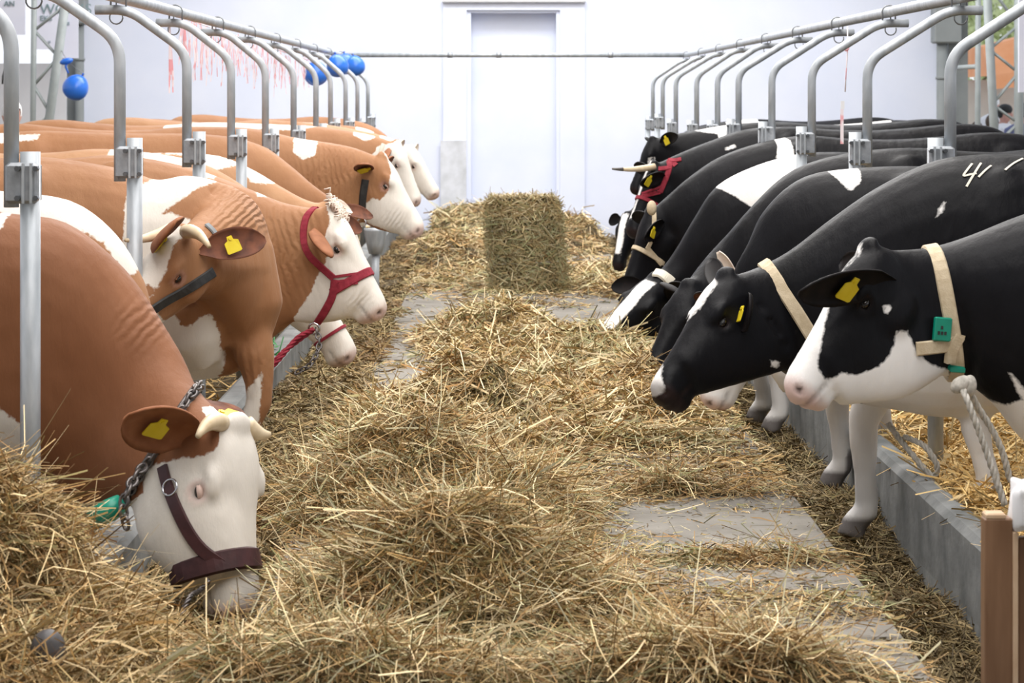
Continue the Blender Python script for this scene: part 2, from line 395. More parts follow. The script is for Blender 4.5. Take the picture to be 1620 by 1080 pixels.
link('rail_pipe', *rod(cb0 + [-.05, 0, 0], cb1 + [.05, 0, 0], .027, 12), M['galv'], o)
for px in (712, 789, 966):
    X = (px - CX) * 27.3 / F; link('coupling', *rod((X - .03, 27.3, 2.055), (X + .03, 27.3, 2.055), .034, 12), M['galv_dark'], o)

# ------------------------------------------------------------------ stall posts with their bent pipes
ORD = ['nearest', 'second nearest', 'third nearest', 'fourth nearest', 'fifth nearest', 'sixth nearest', 'seventh nearest', 'eighth nearest', 'ninth nearest', 'tenth nearest', 'farthest']
def stall_post(side, Y, X, ztop, zp, label, grp, zbend=None, zfoot=-.2):
    o = empty('stall_post', (X, Y, zfoot), label, 'post', grp)
    link('post', *rod((X, Y, zfoot), (X, Y, ztop), .031, 16), M['galv'], o)
    px = X + side * .058                                         # bent pipe stands beside the post, away from the platform
    link('bracket', *box((X + side * .02, Y - .005, ztop - .095), (.098, .082, .125), bevel=.01), M['galv_dark'], o, False)
    rib = MB(); 
    for dx in (-.012, .012): rib.add(*box((X + dx, Y - .049, ztop - .095), (.008, .012, .122)))
    link('bracket_rib', *rib.get(), M['galv'], o, False)
    for dx in (-.028, .028):
        for dz in (-.14, -.05):
            link('bolt', *rod((X + dx, Y - .066, ztop + dz), (X + dx, Y - .04, ztop + dz), .009, 6), M['bolt'], o, False)
    R = rail_at(side, Y)
    zb = zbend; a = (px, Y, ztop - .17)
    P = fillet([a, (px, Y, zb), (R[0] - side * .05, Y, R[2] - .062), (R[0] + side * .11, Y, R[2] - .062)], .085, 6)
    link('bent_pipe', *tube(P, .0235, 14), M['galv'], o)
    return o
LPX = [48, 213, 315, 382, 434, 477, 511, 533, 556, 574, 590]
LPT = [240, 218, 208, 204, 203, 198, 195, 187, 186, 187, 180]
for n, Y in enumerate(LY):
    p = A(LPX[n], LPT[n], Y)
    stall_post(-1, Y, p[0], p[2], 0, ORD[n] + ' galvanized stall post on the left, with bent pipe, among brown cows', 'stall posts on the left', 1.725 + .002 * n)
RPX = [1480, 1353, 1268, 1207, 1156, 1124, 1092, 1060, 1040, 1025]
RPT = [218, 209, 200, 192, 188, 190, 190, 188, 180, 184]
for n, Y in enumerate(RY):
    p = A(RPX[n], RPT[n], Y)
    stall_post(1, Y, p[0], p[2], 0, (ORD[n] if n < 9 else 'farthest') + ' galvanized stall post on the right, with bent pipe, among black cows', 'stall posts on the right', 1.675 + .01 * n)

# ------------------------------------------------------------------ hay
PILES = [  # x, y, sx, sy, height
    (-.16, 6.88, .36, .30, .17), (.02, 7.0, .28, .25, .05), (-.28, 8.45, .40, .40, .18), (-.05, 8.2, .28, .33, .07), (-.20, 10.3, .42, .75, .16), (.05, 10.6, .3, .6, .06), (.52, 11.7, .42, 1.0, .10), (.85, 11.6, .25, .6, .06),
    (.0, 14.6, .34, 1.1, .14), (.62, 13.2, .36, .9, .11), (-.52, 21.6, .34, .55, .20), (-.2, 27.6, 1.4, 1.6, .17), (.9, 24.2, .5, 1.0, .17), (.1, 24.0, .5, 2.0, .06),
    (.55, 5.92, .34, .14, .075), (-.45, 5.95, .45, .24, .05), (.2, 19.5, 1.2, 1.6, .02), (1.1, 19.5, .3, 1.6, .07), (.75, 8.9, .35, .10, .025), (.85, 7.55, .3, .10, .022), (.7, 10.1, .4, .14, .03)]
def lump(x, y, amp=.5):
    n = fbm(x * 5.5, y * 4.0, 3, 3); return 1 + amp * (n - .5) * 2
def H_plat(x, y):
    h = np.zeros_like(x)
    for (a, b, c, d, k) in PILES: h = h + k * np.exp(-(((x - a) / c) ** 2 + ((y - b) / d) ** 2) ** 1.25)
    h = 1.18 * h * lump(x, y, .9) + .035 * (fbm(x * 9, y * 6, 5, 2) - .45) * np.clip(h / .05, 0, 1)
    edge = np.clip((XR + .06 - x) / .2, 0, 1) * (1 - carve(x, y))
    return np.maximum(h * edge, 0) + .002
def carve(x, y): return np.exp(-(((x + .79) / .19) ** 2 + ((y - 6.9) / .42) ** 2) ** 1.5)
def thinness(x, y):
    n = fbm(x * 1.1 + 5, y * 1.9, 21, 3)
    near_edge = np.clip((x - .25) / .7, 0, 1) * np.clip((11.0 - y) / 2.5, 0, 1) + 1.1 * np.clip((-.12 - x) / .25, 0, 1) * np.clip((y - 11.2) / 1.5, 0, 1) * np.clip((19.5 - y) / 2, 0, 1) + .5 * np.clip((x - .55) / .3, 0, 1) * np.clip((y - 15.5) / 2, 0, 1) * np.clip((21 - y) / 2, 0, 1)
    n = n + .22 * (fbm(x * 9, y * 14, 71, 2) - .5)
    return np.clip((n - .33 - .19 * near_edge) * 5, 0, 1)
def D_plat(x, y):
    h = H_plat(x, y); return np.clip(h / .03 - .15, 0, 1) + thinness(x, y) * .42 + .035 * (.3 + fbm(x * 2.2, y * 3, 61, 3))
def H_lt(x, y):
    t = np.clip((-x - .70) / .5, 0, 1)
    h = -.15 + .05 * (fbm(x * 4, y * 2.2, 8, 3) - .5) * 2 + .11 * np.clip(1 - t * 3.0, 0, 1) * np.clip((y - 8) / 2, 0, 1) + .05 * np.exp(-((y - 13) / 3) ** 2)
    h = h - .08 * carve(x, y) + .55 * np.exp(-(((x + 1.46) / .36) ** 2 + ((y - 6.45) / .33) ** 2) ** 1.3) * lump(x, y, .25) + .17 * np.exp(-(((x + 1.05) / .26) ** 2 + ((y - 6.2) / .30) ** 2)) + .20 * np.exp(-(((x + 1.30) / .30) ** 2 + ((y - 5.75) / .35) ** 2)) + .04 * np.exp(-((y - 5.8) / .4) ** 2)
    return h
def H_rt(x, y):
    n = fbm(x * 4, y * 2.0, 18, 3)
    return -.27 - .10 * np.clip((1.30 - x) / .1, 0, 1) * np.clip((10.5 - y) / 2, 0, 1) + .07 * (n - .5) * 2 + .03 * np.clip((y - 9) / 3, 0, 1) + .10 * np.exp(-((y - 7.85) / .30) ** 2) * np.exp(-((x - 1.40) / .2) ** 2) + .08 * np.exp(-((y - 9.6) / .45) ** 2)
def H_rb(x, y):
    return -.03 + .10 * np.exp(-((x - 1.75) / .35) ** 2) * (fbm(x * 3, y * 1.3, 31, 2) + .2) + .05 * (fbm(x * 5, y * 3, 32, 2) - .5)
def H_lb(x, y): return -.1 + .10 * (fbm(x * 4, y * 3, 41, 2)) * np.ones_like(x)
PAL = {'mix': [(.47, .36, .18), (.56, .45, .26), (.38, .28, .13), (.30, .26, .12), (.62, .52, .33), (.27, .18, .08), (.36, .33, .17)],
       'rust': [(.42, .28, .12), (.34, .21, .09), (.50, .36, .18), (.25, .15, .065), (.30, .22, .1)],
       'green': [(.30, .31, .16), (.36, .36, .20), (.44, .42, .26), (.26, .27, .13), (.50, .45, .28), (.42, .33, .17)],
       'dark': [(.20, .14, .065), (.28, .21, .10), (.15, .11, .05), (.35, .28, .14), (.42, .34, .18)],
       'gold': [(.72, .52, .22), (.82, .64, .32), (.60, .41, .16), (.86, .70, .40)]}
def strands(n, samp, Hf, pal_fn, lmin=.05, lmax=.22, wid=.0016, lift=.025, tilt=.35, wfar=8.0, align=None, S=3):
    x, y = samp(n); kk = (carve(x, y) < .30) | (RNG.random(len(x)) < .10); x, y = x[kk], y[kk]; n = len(x)
    z0 = Hf(x, y) + RNG.random(n) ** 2 * lift
    Ln = lmin + (lmax - lmin) * RNG.random(n) ** 2.2
    az = RNG.random(n) * 2 * math.pi if align is None else RNG.normal(align, .5, n) + (RNG.random(n) < .5) * math.pi
    tl = np.clip(RNG.normal(0, tilt, n), -1.2, 1.2); curv = RNG.normal(0, 1.0 if S < 4 else 2.0, n); cz = RNG.normal(-.3, .6 if S < 4 else .8, n)
    w = wid * (.6 + .8 * RNG.random(n)) * np.sqrt(np.clip(y / wfar, 1, 4))
    t = np.linspace(-.5, .5, S)[None, :]
    a = az[:, None] + curv[:, None] * t; 
    dx = np.cos(az)[:, None] * t + .5 * curv[:, None] * (t ** 2) * -np.sin(az)[:, None]; dyy = np.sin(az)[:, None] * t + .5 * curv[:, None] * (t ** 2) * np.cos(az)[:, None]
    px = x[:, None] + dx * Ln[:, None]; py = y[:, None] + dyy * Ln[:, None]
    pz = z0[:, None] + (np.sin(tl)[:, None] * t + cz[:, None] * (t ** 2 - .08)) * Ln[:, None]
    hh = Hf(px.ravel(), py.ravel()).reshape(px.shape); pz = np.maximum(pz, hh + .003)
    sx = -np.sin(a) * w[:, None]; sy = np.cos(a) * w[:, None]; rl = RNG.normal(0, .8, n)[:, None] * w[:, None]
    Lf = np.stack([px + sx, py + sy, pz + rl], -1); Rt = np.stack([px - sx, py - sy, pz - rl], -1)
    V = np.stack([Lf, Rt], 2).reshape(-1, 3)                # n, S, 2
    b = (np.arange(n) * S * 2)[:, None] + (np.arange(S - 1) * 2)[None, :]
    Fq = np.stack([b, b + 1, b + 3, b + 2], -1).reshape(-1, 4)
    pal = pal_fn(x, y)
    c = pal * np.array([1.06, 1.0, .94]) * (.42 + 1.02 * RNG.random(n) ** 1.1)[:, None]
    C = np.repeat(np.c_[c, np.ones(n)], S * 2, 0)
    return V, Fq, C
def hay_obj(name, label, parts, grid=None, cat='hay', group=None):
    """strands (V,F,C) joined with the sheet below them"""
    Vs, Fs, Cs, n = [], [], [], 0
    for V, Fq, C in parts: Vs.append(V); Fs.append(Fq + n); Cs.append(C); n += len(V)
    ns = sum(len(f) for f in Fs)
    if grid is not None:
        (xa, xb, ya, yb, Hf, nx_, ny_, off) = grid
        gx, gy = np.meshgrid(np.linspace(xa, xb, nx_), ya * (yb / ya) ** np.linspace(0, 1, ny_), indexing='ij')
        gz = Hf(gx.ravel(), gy.ravel()) + off
        V = np.c_[gx.ravel(), gy.ravel(), gz]; i = (np.arange(nx_ - 1)[:, None] * ny_ + np.arange(ny_ - 1)[None, :]).ravel()
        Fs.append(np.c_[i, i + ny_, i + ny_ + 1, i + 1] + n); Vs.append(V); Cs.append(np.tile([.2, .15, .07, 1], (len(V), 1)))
    V, Fq, C = np.vstack(Vs), np.vstack(Fs), np.vstack(Cs)
    o = link(name, V, Fq, None, None, False, mats=[M['hay'], M['haybase']])
    mi = np.zeros(len(Fq), np.int32); mi[ns:] = 1; o.data.polygons.foreach_set('material_index', mi)
    at = o.data.attributes.new('col', 'FLOAT_COLOR', 'POINT'); at.data.foreach_set('color', C.astype(np.float32).ravel())
    tag(o, label, cat, group, 'stuff'); return o
def pick(names):
    """palette chosen by soft noise over the ground"""
    def f(x, y):
        k = len(names); q = np.clip(fbm(x * 1.6 + 3, y * 1.0, 51, 3) * 1.5 - .25 + RNG.normal(0, .16, len(x)), 0, .999); idx = (q * k).astype(int)
        out = np.zeros((len(x), 3))
        for j, nm in enumerate(names):
            P = np.array(PAL[nm]); s = idx == j; out[s] = P[RNG.integers(0, len(P), s.sum())]
        return out
    return f
def sampler(xa, xb, dens, pymin, pymax, z=0.0, wfar=.35):
    def s(n):
        X, Y = [], []; c = 0
        while c < n:
            m = n * 2; py = RNG.uniform(pymin, pymax, m); y = F * (HC - z) / (py - CY); x = RNG.uniform(xa, xb, m)
            p = dens(x, y) * np.clip((6 / y), 0, 1) ** wfar; k = (RNG.random(m) < p) & (y < 30.2); X.append(x[k]); Y.append(y[k]); c += k.sum()
        return np.concatenate(X)[:n], np.concatenate(Y)[:n]
    return s
def band(y0, y1):
    def d(x, y): return D_plat(x, y) * ((y >= y0) & (y < y1))
    return d
plat_pal = pick(['green', 'mix', 'rust', 'mix', 'rust', 'mix', 'green'])
def Hs(x, y): return np.where(H_plat(x, y) > .012, H_plat(x, y), -.05)
def hh_(k, o, lo, hi):
    return lambda x, y: np.clip(H_plat(x, y) / k - o, 0, 1) * (y >= lo) * (y < hi)
q1 = strands(58000, sampler(XL - .03, XR + .02, band(0, 9.4), 560, 1110), H_plat, plat_pal, .02, .16, .0013, .012, .25)
q1a = strands(42000, sampler(XL - .03, XR, hh_(.05, .25, 0, 9.4), 560, 1110), H_plat, pick(['rust', 'mix', 'rust', 'green', 'rust', 'mix']), .07, .34, .0011, .05, .42, S=4)
q1b = strands(3200, sampler(XL - .03, XR, hh_(.05, .2, 0, 9.4), 560, 1110), H_plat, lambda x, y: np.array([(.74, .62, .40), (.66, .56, .34), (.58, .56, .38)])[RNG.integers(0, 3, len(x))], .16, .45, .0013, .07, .45, S=6)
q1c = strands(16000, sampler(XL, XR - .01, lambda x, y: .15 + fbm(x * 3, y * 5, 91, 3) ** 2, 560, 1110), H_plat, pick(['mix', 'green', 'dark']), .006, .05, .0011, .004, .1)
hay_obj('loose_hay', 'big tousled heaps of loose hay on the near half of the concrete platform', [q1, q1a, q1b, q1c], (XL - .02, XR, 5.3, 9.4, Hs, 90, 110, -.014))
q2 = strands(54000, sampler(XL - .03, XR + .02, band(9.4, 40), 330, 760), H_plat, plat_pal, .03, .18, .0017, .016, .25)
q2a = strands(28000, sampler(XL - .03, XR, hh_(.05, .2, 9.4, 40), 330, 760), H_plat, pick(['mix', 'green', 'mix', 'rust', 'mix']), .08, .30, .0017, .05, .42)
q2b = strands(2600, sampler(XL - .03, XR, hh_(.05, .2, 9.4, 40), 330, 760), H_plat, lambda x, y: np.array([(.74, .62, .40), (.66, .56, .34), (.62, .58, .40)])[RNG.integers(0, 3, len(x))], .14, .40, .0021, .06, .45, S=4)
hay_obj('loose_hay', 'scattered loose hay on the far half of the platform around the standing bale', [q2, q2a, q2b], (XL - .02, XR, 9.4, 30.3, Hs, 80, 160, -.014))
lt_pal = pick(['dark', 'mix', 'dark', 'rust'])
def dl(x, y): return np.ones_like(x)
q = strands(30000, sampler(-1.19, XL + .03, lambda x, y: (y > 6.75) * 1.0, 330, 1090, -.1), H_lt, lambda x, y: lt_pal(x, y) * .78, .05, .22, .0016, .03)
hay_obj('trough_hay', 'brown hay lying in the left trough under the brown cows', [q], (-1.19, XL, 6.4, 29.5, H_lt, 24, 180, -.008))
def mound_s(n):
    x = RNG.uniform(-2.0, XL - .02, n * 2); y = RNG.uniform(5.3, 7.0, n * 2); k = (y < 6.55) | (x < -1.02); return x[k][:n], y[k][:n]
q = strands(34000, mound_s, H_lt, pick(['rust', 'mix', 'rust', 'dark']), .08, .34, .00135, .05, .45, S=4)
qq = strands(2200, mound_s, H_lt, lambda x, y: np.array([(.74, .60, .36), (.62, .50, .28)])[RNG.integers(0, 2, len(x))], .18, .5, .0014, .07, .5, S=6)
hay_obj('hay_mound', 'high tangled hay mound at the foot of the nearest left post', [q, qq], (-2.1, XL - .01, 5.2, 6.75, H_lt, 50, 60, -.012))
q = strands(30000, sampler(XR + .0, 1.555, dl, 330, 1110, -.22), H_rt, lambda x, y: pick(['dark', 'dark', 'mix', 'dark'])(x, y) * .62, .04, .20, .0014, .04)  # dark hay, its colour lowered further to paint in the trough's shade
hay_obj('trough_hay', 'dark chopped hay with painted shade in the right trough under the black and white cows', [q], (XR, 1.555, 5.4, 29.5, H_rt, 24, 180, -.008))
q = strands(20000, sampler(1.64, 3.6, lambda x, y: np.clip(1.6 - (x - 1.6) * .8, .1, 1), 330, 1000, -.0), H_rb, lambda x, y: np.array(PAL['gold'])[RNG.integers(0, 4, len(x))], .08, .32, .0024, .06, .4)
hay_obj('straw_bedding', 'bright golden straw bedding behind the right trough', [q], (1.67, 4.6, 6, 29.5, H_rb, 30, 90, -.01), 'straw')
q = strands(4000, sampler(-4.2, -1.36, dl, 330, 800, -.05), H_lb, lambda x, y: np.array(PAL['gold'])[RNG.integers(0, 4, len(x))], .08, .30, .0026, .05, .4)
hay_obj('straw_bedding', 'straw bedding under the brown cows behind the left trough', [q], (-4.6, -1.36, 7.2, 29.5, H_lb, 30, 60, -.01), 'straw')

# ------------------------------------------------------------------ standing hay bale
def hay_bale():
    Yb = 18.3; c0 = A(838, 462, Yb); W, Dp, Hh = .50, .46, .735
    o = empty('hay_bale', (c0[0], Yb + Dp / 2, 0), 'rectangular hay bale standing on end in the middle of the platform', 'bale')
    nx_, nz_ = 14, 22; V = []; Fs = []
    ring = []
    for i in range(nx_): ring.append((-W / 2 + W * i / nx_, -Dp / 2))
    for i in range(nx_): ring.append((W / 2, -Dp / 2 + Dp * i / nx_))
    for i in range(nx_): ring.append((W / 2 - W * i / nx_, Dp / 2))
    for i in range(nx_): ring.append((-W / 2, Dp / 2 - Dp * i / nx_))
    R = np.array(ring); m = len(R); lean = lambda z: .0 - .06 * (z / Hh)
    for k in range(nz_ + 1):
        z = Hh * k / nz_; r = R.copy()
        tie = 1 - .05 * sum(math.exp(-((z - zz) / .03) ** 2) for zz in (.24, .50))
        taper = 1 - .10 * max(0, (z / Hh - .85) / .15) ** 2
        nn = fbm(R[:, 0] * 9 + R[:, 1] * 7 + 3, np.full(m, z * 22), 77, 3) - .5
        r = r * tie * taper; d = r / np.linalg.norm(r, axis=1, keepdims=True); r = r + d * nn[:, None] * .07
        V.append(np.c_[r[:, 0] + lean(z), r[:, 1], np.full(m, z + .0)])
    V = np.vstack(V)
    for k in range(nz_):
        for i in range(m): Fs.append((k * m + i, k * m + (i + 1) % m, (k + 1) * m + (i + 1) % m, (k + 1) * m + i))
    Fs.append(tuple(range(nz_ * m, nz_ * m + m))); Fs.append(tuple(range(m - 1, -1, -1)))
    link('bale_body', V + np.array([c0[0], Yb + Dp / 2, 0]), Fs, M['haybase'], o, True)
    # strands over the surface
    n = 12500; k = RNG.integers(0, nz_, n); i = RNG.integers(0, m, n); Pq = V[k * m + i] + RNG.normal(0, .016, (n, 3)); dd = Pq * [1, 1, 0]; dd /= np.linalg.norm(dd, axis=1, keepdims=True)
    topn = 2600; Pt = np.c_[RNG.uniform(-W / 2 - .06, W / 2 - .06, topn), RNG.uniform(-Dp / 2, Dp / 2, topn), Hh + RNG.normal(0, .014, topn)]
    Pq = np.vstack([Pq + dd * .008, Pt]); nt = np.vstack([dd, np.tile([0, 0, 1.], (topn, 1))]); n += topn
    tg = RNG.normal(0, 1, (n, 3)) * [1, 1, .7]; tg -= nt * (tg * nt).sum(1, keepdims=True) * .8; tg /= np.linalg.norm(tg, axis=1, keepdims=True)
    Ln = .05 + .16 * RNG.random(n) ** 2; sag = RNG.random(n) * .03; bi = np.cross(tg, nt); bi /= np.linalg.norm(bi, axis=1, keepdims=True); w = .0026 * (.6 + .8 * RNG.random(n))
    pts = []
    for t in (-.5, -.17, .17, .5):
        p = Pq + tg * (Ln * t)[:, None] + nt * (.012 - .12 * t * t * Ln)[:, None] + np.c_[np.zeros(n), np.zeros(n), -sag * (t + .5) ** 2]; pts.append(np.stack([p + bi * w[:, None], p - bi * w[:, None]], 1))
    SV = np.stack(pts, 1).reshape(-1, 3); b = (np.arange(n) * 8)[:, None] + np.array([0, 2, 4])[None, :]; Fq = np.stack([b, b + 1, b + 3, b + 2], -1).reshape(-1, 4)
    P = np.array(PAL['green'] + PAL['mix'] + PAL['dark'])
    C = P[RNG.integers(0, len(P), n)] * (.7 + .5 * RNG.random(n))[:, None]; top = (Pq[:, 2] > Hh - .12); C[top] = np.array(PAL['mix'])[RNG.integers(0, 7, top.sum())]
    s = link('bale_strands', SV + np.array([c0[0], Yb + Dp / 2, 0]), Fq, M['hay'], o, False, kind='stuff')
    at = s.data.attributes.new('col', 'FLOAT_COLOR', 'POINT'); at.data.foreach_set('color', np.repeat(np.c_[C, np.ones(n)], 8, 0).astype(np.float32).ravel())
    for zz in (.24, .50):
        pr = [(c0[0] + a * (W / 2 + .012) * 1.0 + lean(zz), Yb + Dp / 2 + b_ * (Dp / 2 + .012), zz + .012 * a) for a, b_ in ((-1, -1), (0, -1.03), (1, -1), (1.02, 0), (1, 1), (-1, 1), (-1.02, 0), (-1, -1))]
        link('twine', *tube(pr, .004, 6), M['rope'], o)
hay_bale()
# ------------------------------------------------------------------ cows
FLOOR = -.10
def loft(ribs, nrad=22, sub=4, power=2.3, nb=0.25):
    """ribs: rows of top(3) bottom(3) halfwidth; returns a closed skin"""
    R = np.array([list(a) + list(b) + [w] for a, b, w in ribs], float)
    if sub > 1: R = cat(R, sub)
    m = len(R); C = (R[:, :3] + R[:, 3:6]) / 2; T = np.gradient(C, axis=0); V = []
    th = np.linspace(0, 2 * math.pi, nrad, endpoint=False); ct, st = np.cos(th), np.sin(th)
    ct2 = np.sign(ct) * np.abs(ct) ** (2 / power); st2 = np.sign(st) * np.abs(st) ** (2 / power); wf = 1 - nb * (.5 - .5 * ct)
    pw = None
    for i in range(m):
        a = (R[i, :3] - R[i, 3:6]) / 2; w = nrm(np.cross(T[i], a))
        if pw is not None and np.dot(w, pw) < 0: w = -w
        pw = w; V.append(C[i] + ct2[:, None] * a + (st2 * wf * R[i, 6])[:, None] * w)
    V = np.vstack(V); Fs = []
    for i in range(m - 1):
        for k in range(nrad): Fs.append((i * nrad + k, i * nrad + (k + 1) % nrad, (i + 1) * nrad + (k + 1) % nrad, (i + 1) * nrad + k))
    Fs.append(tuple(range(nrad - 1, -1, -1))); Fs.append(tuple(range((m - 1) * nrad, m * nrad)))
    return V, Fs
def fuse(mb, vox, it=5):
    V, Fs = mb.get(); me = mesh_np('tmp', V, Fs); o = bpy.data.objects.new('tmp', me); COL.objects.link(o)
    r = o.modifiers.new('r', 'REMESH'); r.mode = 'VOXEL'; r.voxel_size = vox; r.adaptivity = 0
    s = o.modifiers.new('s', 'SMOOTH'); s.factor = .5; s.iterations = it
    bpy.context.view_layer.update()
    e = o.evaluated_get(bpy.context.evaluated_depsgraph_get()); m2 = e.to_mesh()
    n = len(m2.vertices); W = np.empty(n * 3, np.float32); m2.vertices.foreach_get('co', W)
    ls = np.empty(len(m2.loops), np.int32); m2.loops.foreach_get('vertex_index', ls)
    lt = np.empty(len(m2.polygons), np.int32); m2.polygons.foreach_get('loop_total', lt)
    e.to_mesh_clear(); bpy.data.objects.remove(o); bpy.data.meshes.remove(me)
    assert (lt == 4).all()
    return W.reshape(-1, 3).astype(float), ls.reshape(-1, 4)
def vnormals(V, Fq):
    n = np.cross(V[Fq[:, 2]] - V[Fq[:, 0]], V[Fq[:, 3]] - V[Fq[:, 1]]); out = np.zeros_like(V)
    for k in range(4): np.add.at(out, Fq[:, k], n)
    return out / (np.linalg.norm(out, axis=1, keepdims=True) + 1e-12)
def poly_sdf(P, poly):
    poly = np.array(poly, float); n = len(poly); d = np.full(len(P), 1e18); inside = np.zeros(len(P), bool)
    for i in range(n):
        a, b = poly[i], poly[(i + 1) % n]; e = b - a; w = P - a
        t = np.clip((w @ e) / (e @ e + 1e-12), 0, 1); q = w - t[:, None] * e; d = np.minimum(d, (q * q).sum(1))
        c = ((a[1] <= P[:, 1]) & (b[1] > P[:, 1])) | ((b[1] <= P[:, 1]) & (a[1] > P[:, 1]))
        with np.errstate(divide='ignore', invalid='ignore'): xi = a[0] + (P[:, 1] - a[1]) / (b[1] - a[1]) * e[0]
        inside ^= c & (P[:, 0] < xi)
    return np.where(inside, 1, -1) * np.sqrt(d)
HEAD = [  # u, top, bottom, half width
    (-.05, -.05, -.15, .05), (.0, -.012, -.185, .080), (.07, .010, -.225, .100), (.16, .018, -.262, .112), (.26, .017, -.278, .115), (.36, .010, -.270, .104), (.46, .003, -.250, .088),
    (.57, -.002, -.222, .076), (.68, -.006, -.200, .070), (.78, -.009, -.186, .070), (.87, -.012, -.180, .075), (.945, -.022, -.172, .074), (.99, -.040, -.152, .062), (1.02, -.065, -.125, .044)]
TRUNK = [(-1.62, 1.26, .95, .10), (-1.55, 1.33, .78, .19), (-1.42, 1.385, .64, .25), (-1.18, 1.40, .60, .29), (-.9, 1.375, .57, .32), (-.6, 1.355, .55, .34), (-.3, 1.36, .555, .32)]
class Cow: pass
def strip(pts, nors, width, th=.006, off=.004, closed=False):
    P = np.array(pts, float); Nn = np.array(nors, float); m = len(P)
    if closed: T = np.roll(P, -1, 0) - np.roll(P, 1, 0)
    else: T = np.gradient(P, axis=0)
    Bn = np.cross(T, Nn); Bn /= np.linalg.norm(Bn, axis=1, keepdims=True) + 1e-12
    a = P + Nn * off; b = P + Nn * (off + th); h = width / 2
    V = np.stack([a - Bn * h, b - Bn * h * .8, b + Bn * h * .8, a + Bn * h], 1).reshape(-1, 3); Fs = []
    for i in range(m if closed else m - 1):
        j = (i + 1) % m
        for k in range(4): Fs.append((i * 4 + k, i * 4 + (k + 1) % 4, j * 4 + (k + 1) % 4, j * 4 + k))
    if not closed: Fs.append((3, 2, 1, 0)); Fs.append(tuple((m - 1) * 4 + k for k in range(4)))
    return V, Fs
def cow(label, Y, face, ribs, poll, muz, V, mat='red1', vox=.02, jaw=1.0, wide=1.0, patches=(), cuts=(), lines=(), front=None, extra=(), headwhite=None, blaze=None, muzzle='pink',
        ears=(), horns=(), group='cattle', chin=(), wrinkles=(), lid='lid_black', hindquarters=True, throat=None, legwhite=None, keye=True):
    c = Cow(); c.Y = Y; c.face = face
    P = A(poll[0], poll[1], Y, poll[2] if len(poll) > 2 else 0); Mz = A(muz[0], muz[1], Y, muz[2] if len(muz) > 2 else 0)
    L = np.linalg.norm(Mz - P); D = (Mz - P) / L; Vd = nrm(np.array(V, float) - D * np.dot(V, D)); W = np.cross(D, Vd); k = L / .58
    if W[1] > 0: W = -W                                          # W points to the viewer's side
    c.P, c.D, c.V, c.W, c.L, c.k = P, D, Vd, W, L, k
    def hp(u, v, w): return P + D * (u * L) + Vd * (v * k) + W * (w * k)
    c.hp = hp
    rb = []
    for r in ribs:
        dy = r[5] if len(r) > 5 else 0; rb.append((A(r[0], r[1], Y, dy), A(r[2], r[3], Y, dy), r[4]))
    wt = rb[0][0]; S = (wt[2] - FLOOR) / 1.38; f = face
    tr = []
    for (x, zt, zb, hw) in (TRUNK if hindquarters else TRUNK[3:]):
        tr.append((np.array([wt[0] + f * x, Y, FLOOR + zt * S]), np.array([wt[0] + f * x, Y, FLOOR + zb * S]), hw))
    hb = (hp(.03, -.012, 0), (hp(.20, -.235 * jaw, 0) if throat is None else A(throat[0], throat[1], Y, throat[2] if len(throat) > 2 else 0)), .088 * k * wide)
    ch = [(hp(q[0], -.01, 0), A(q[1], q[2], Y, ((1 - q[0]) * (poll[2] if len(poll) > 2 else 0) + q[0] * (muz[2] if len(muz) > 2 else 0))), q[3] * k) for q in chin]
    mb = MB(); 
    mb.add(*loft(tr + rb + [hb], 26, 4))
    if ch: mb.add(*loft([hb] + ch, 20, 4, 2.2, .3))
    mb.add(*loft([(hp(u, a, 0), hp(u, b * (1 + (jaw - 1) * (1 if u < .75 else max(0, (1 - u) / .25))), 0), w * k * wide) for u, a, b, w in HEAD], 24, 3, 2.5, .38))
    for s in (-1, 1):
        mb.add(*ellipsoid(hp(.30, -.032, s * .090 * wide), [D * .055 * k, Vd * .024 * k, W * .024 * k]))          # brow over the eye
        mb.add(*ellipsoid(hp(.93, -.075, s * .036), [D * .045 * k, Vd * .05 * k, W * .034 * k]))                    # nostril wings
        mb.add(*ellipsoid(hp(.27, -.19, s * .062 * wide), [D * .10 * k, Vd * .065 * k, W * .045 * k]))           # jowl
    mb.add(*ellipsoid(hp(.0, .0, 0), [D * .04 * k, Vd * .022 * k, W * .06 * k]))
    mb.add(*ellipsoid(hp(.90, -.168, 0), [D * .05 * k, Vd * .022 * k, W * .045 * k]))                              # chin
    for s in (-1, 1):                                            # shoulder blades and thighs
        mb.add(*ellipsoid((wt[0] + f * .02, Y + s * .15, FLOOR + .98 * S), [[.20, 0, .06], [0, .13, 0], [-.05, 0, .36]]))
        if hindquarters: mb.add(*ellipsoid((wt[0] - f * 1.28, Y + s * .16, FLOOR + .98 * S), [[.26, 0, 0], [0, .15, 0], [0, 0, .36]]))
    for e in extra:
        mb.add(*tube([A(q[0], q[1], Y, q[2]) for q in e], [q[3] for q in e], 14))
    feet = front or [None, None]; c.hoofs = []
    for s, ft in zip((-1, 1), feet):
        top = np.array([wt[0] + f * .10 if ft is None or len(ft) < 4 else ft[3], Y + s * .16 if ft is None or len(ft) < 4 else (Y + ft[1]) / 2, FLOOR + .72 * S]); H = np.array(ft[:3], float) if ft is not None else np.array([wt[0] + f * .12, Y + s * .17, FLOOR])
        kn = top * .5 + H * .5 + np.array([f * .035, 0, .0]); ank = H * .86 + top * .14 + np.array([-f * .02, 0, -.01])
        path = [top, top * .75 + H * .25, kn + [0, 0, .05], kn - [0, 0, .03], kn * .5 + ank * .5, ank + [0, 0, .03], ank, H + [f * .012, 0, .05], H + [f * .025, 0, .0]]
        mb.add(*tube(path, [.05, .085, .060, .056, .044, .046, .048, .050, .058], 14)); c.hoofs.append(H)
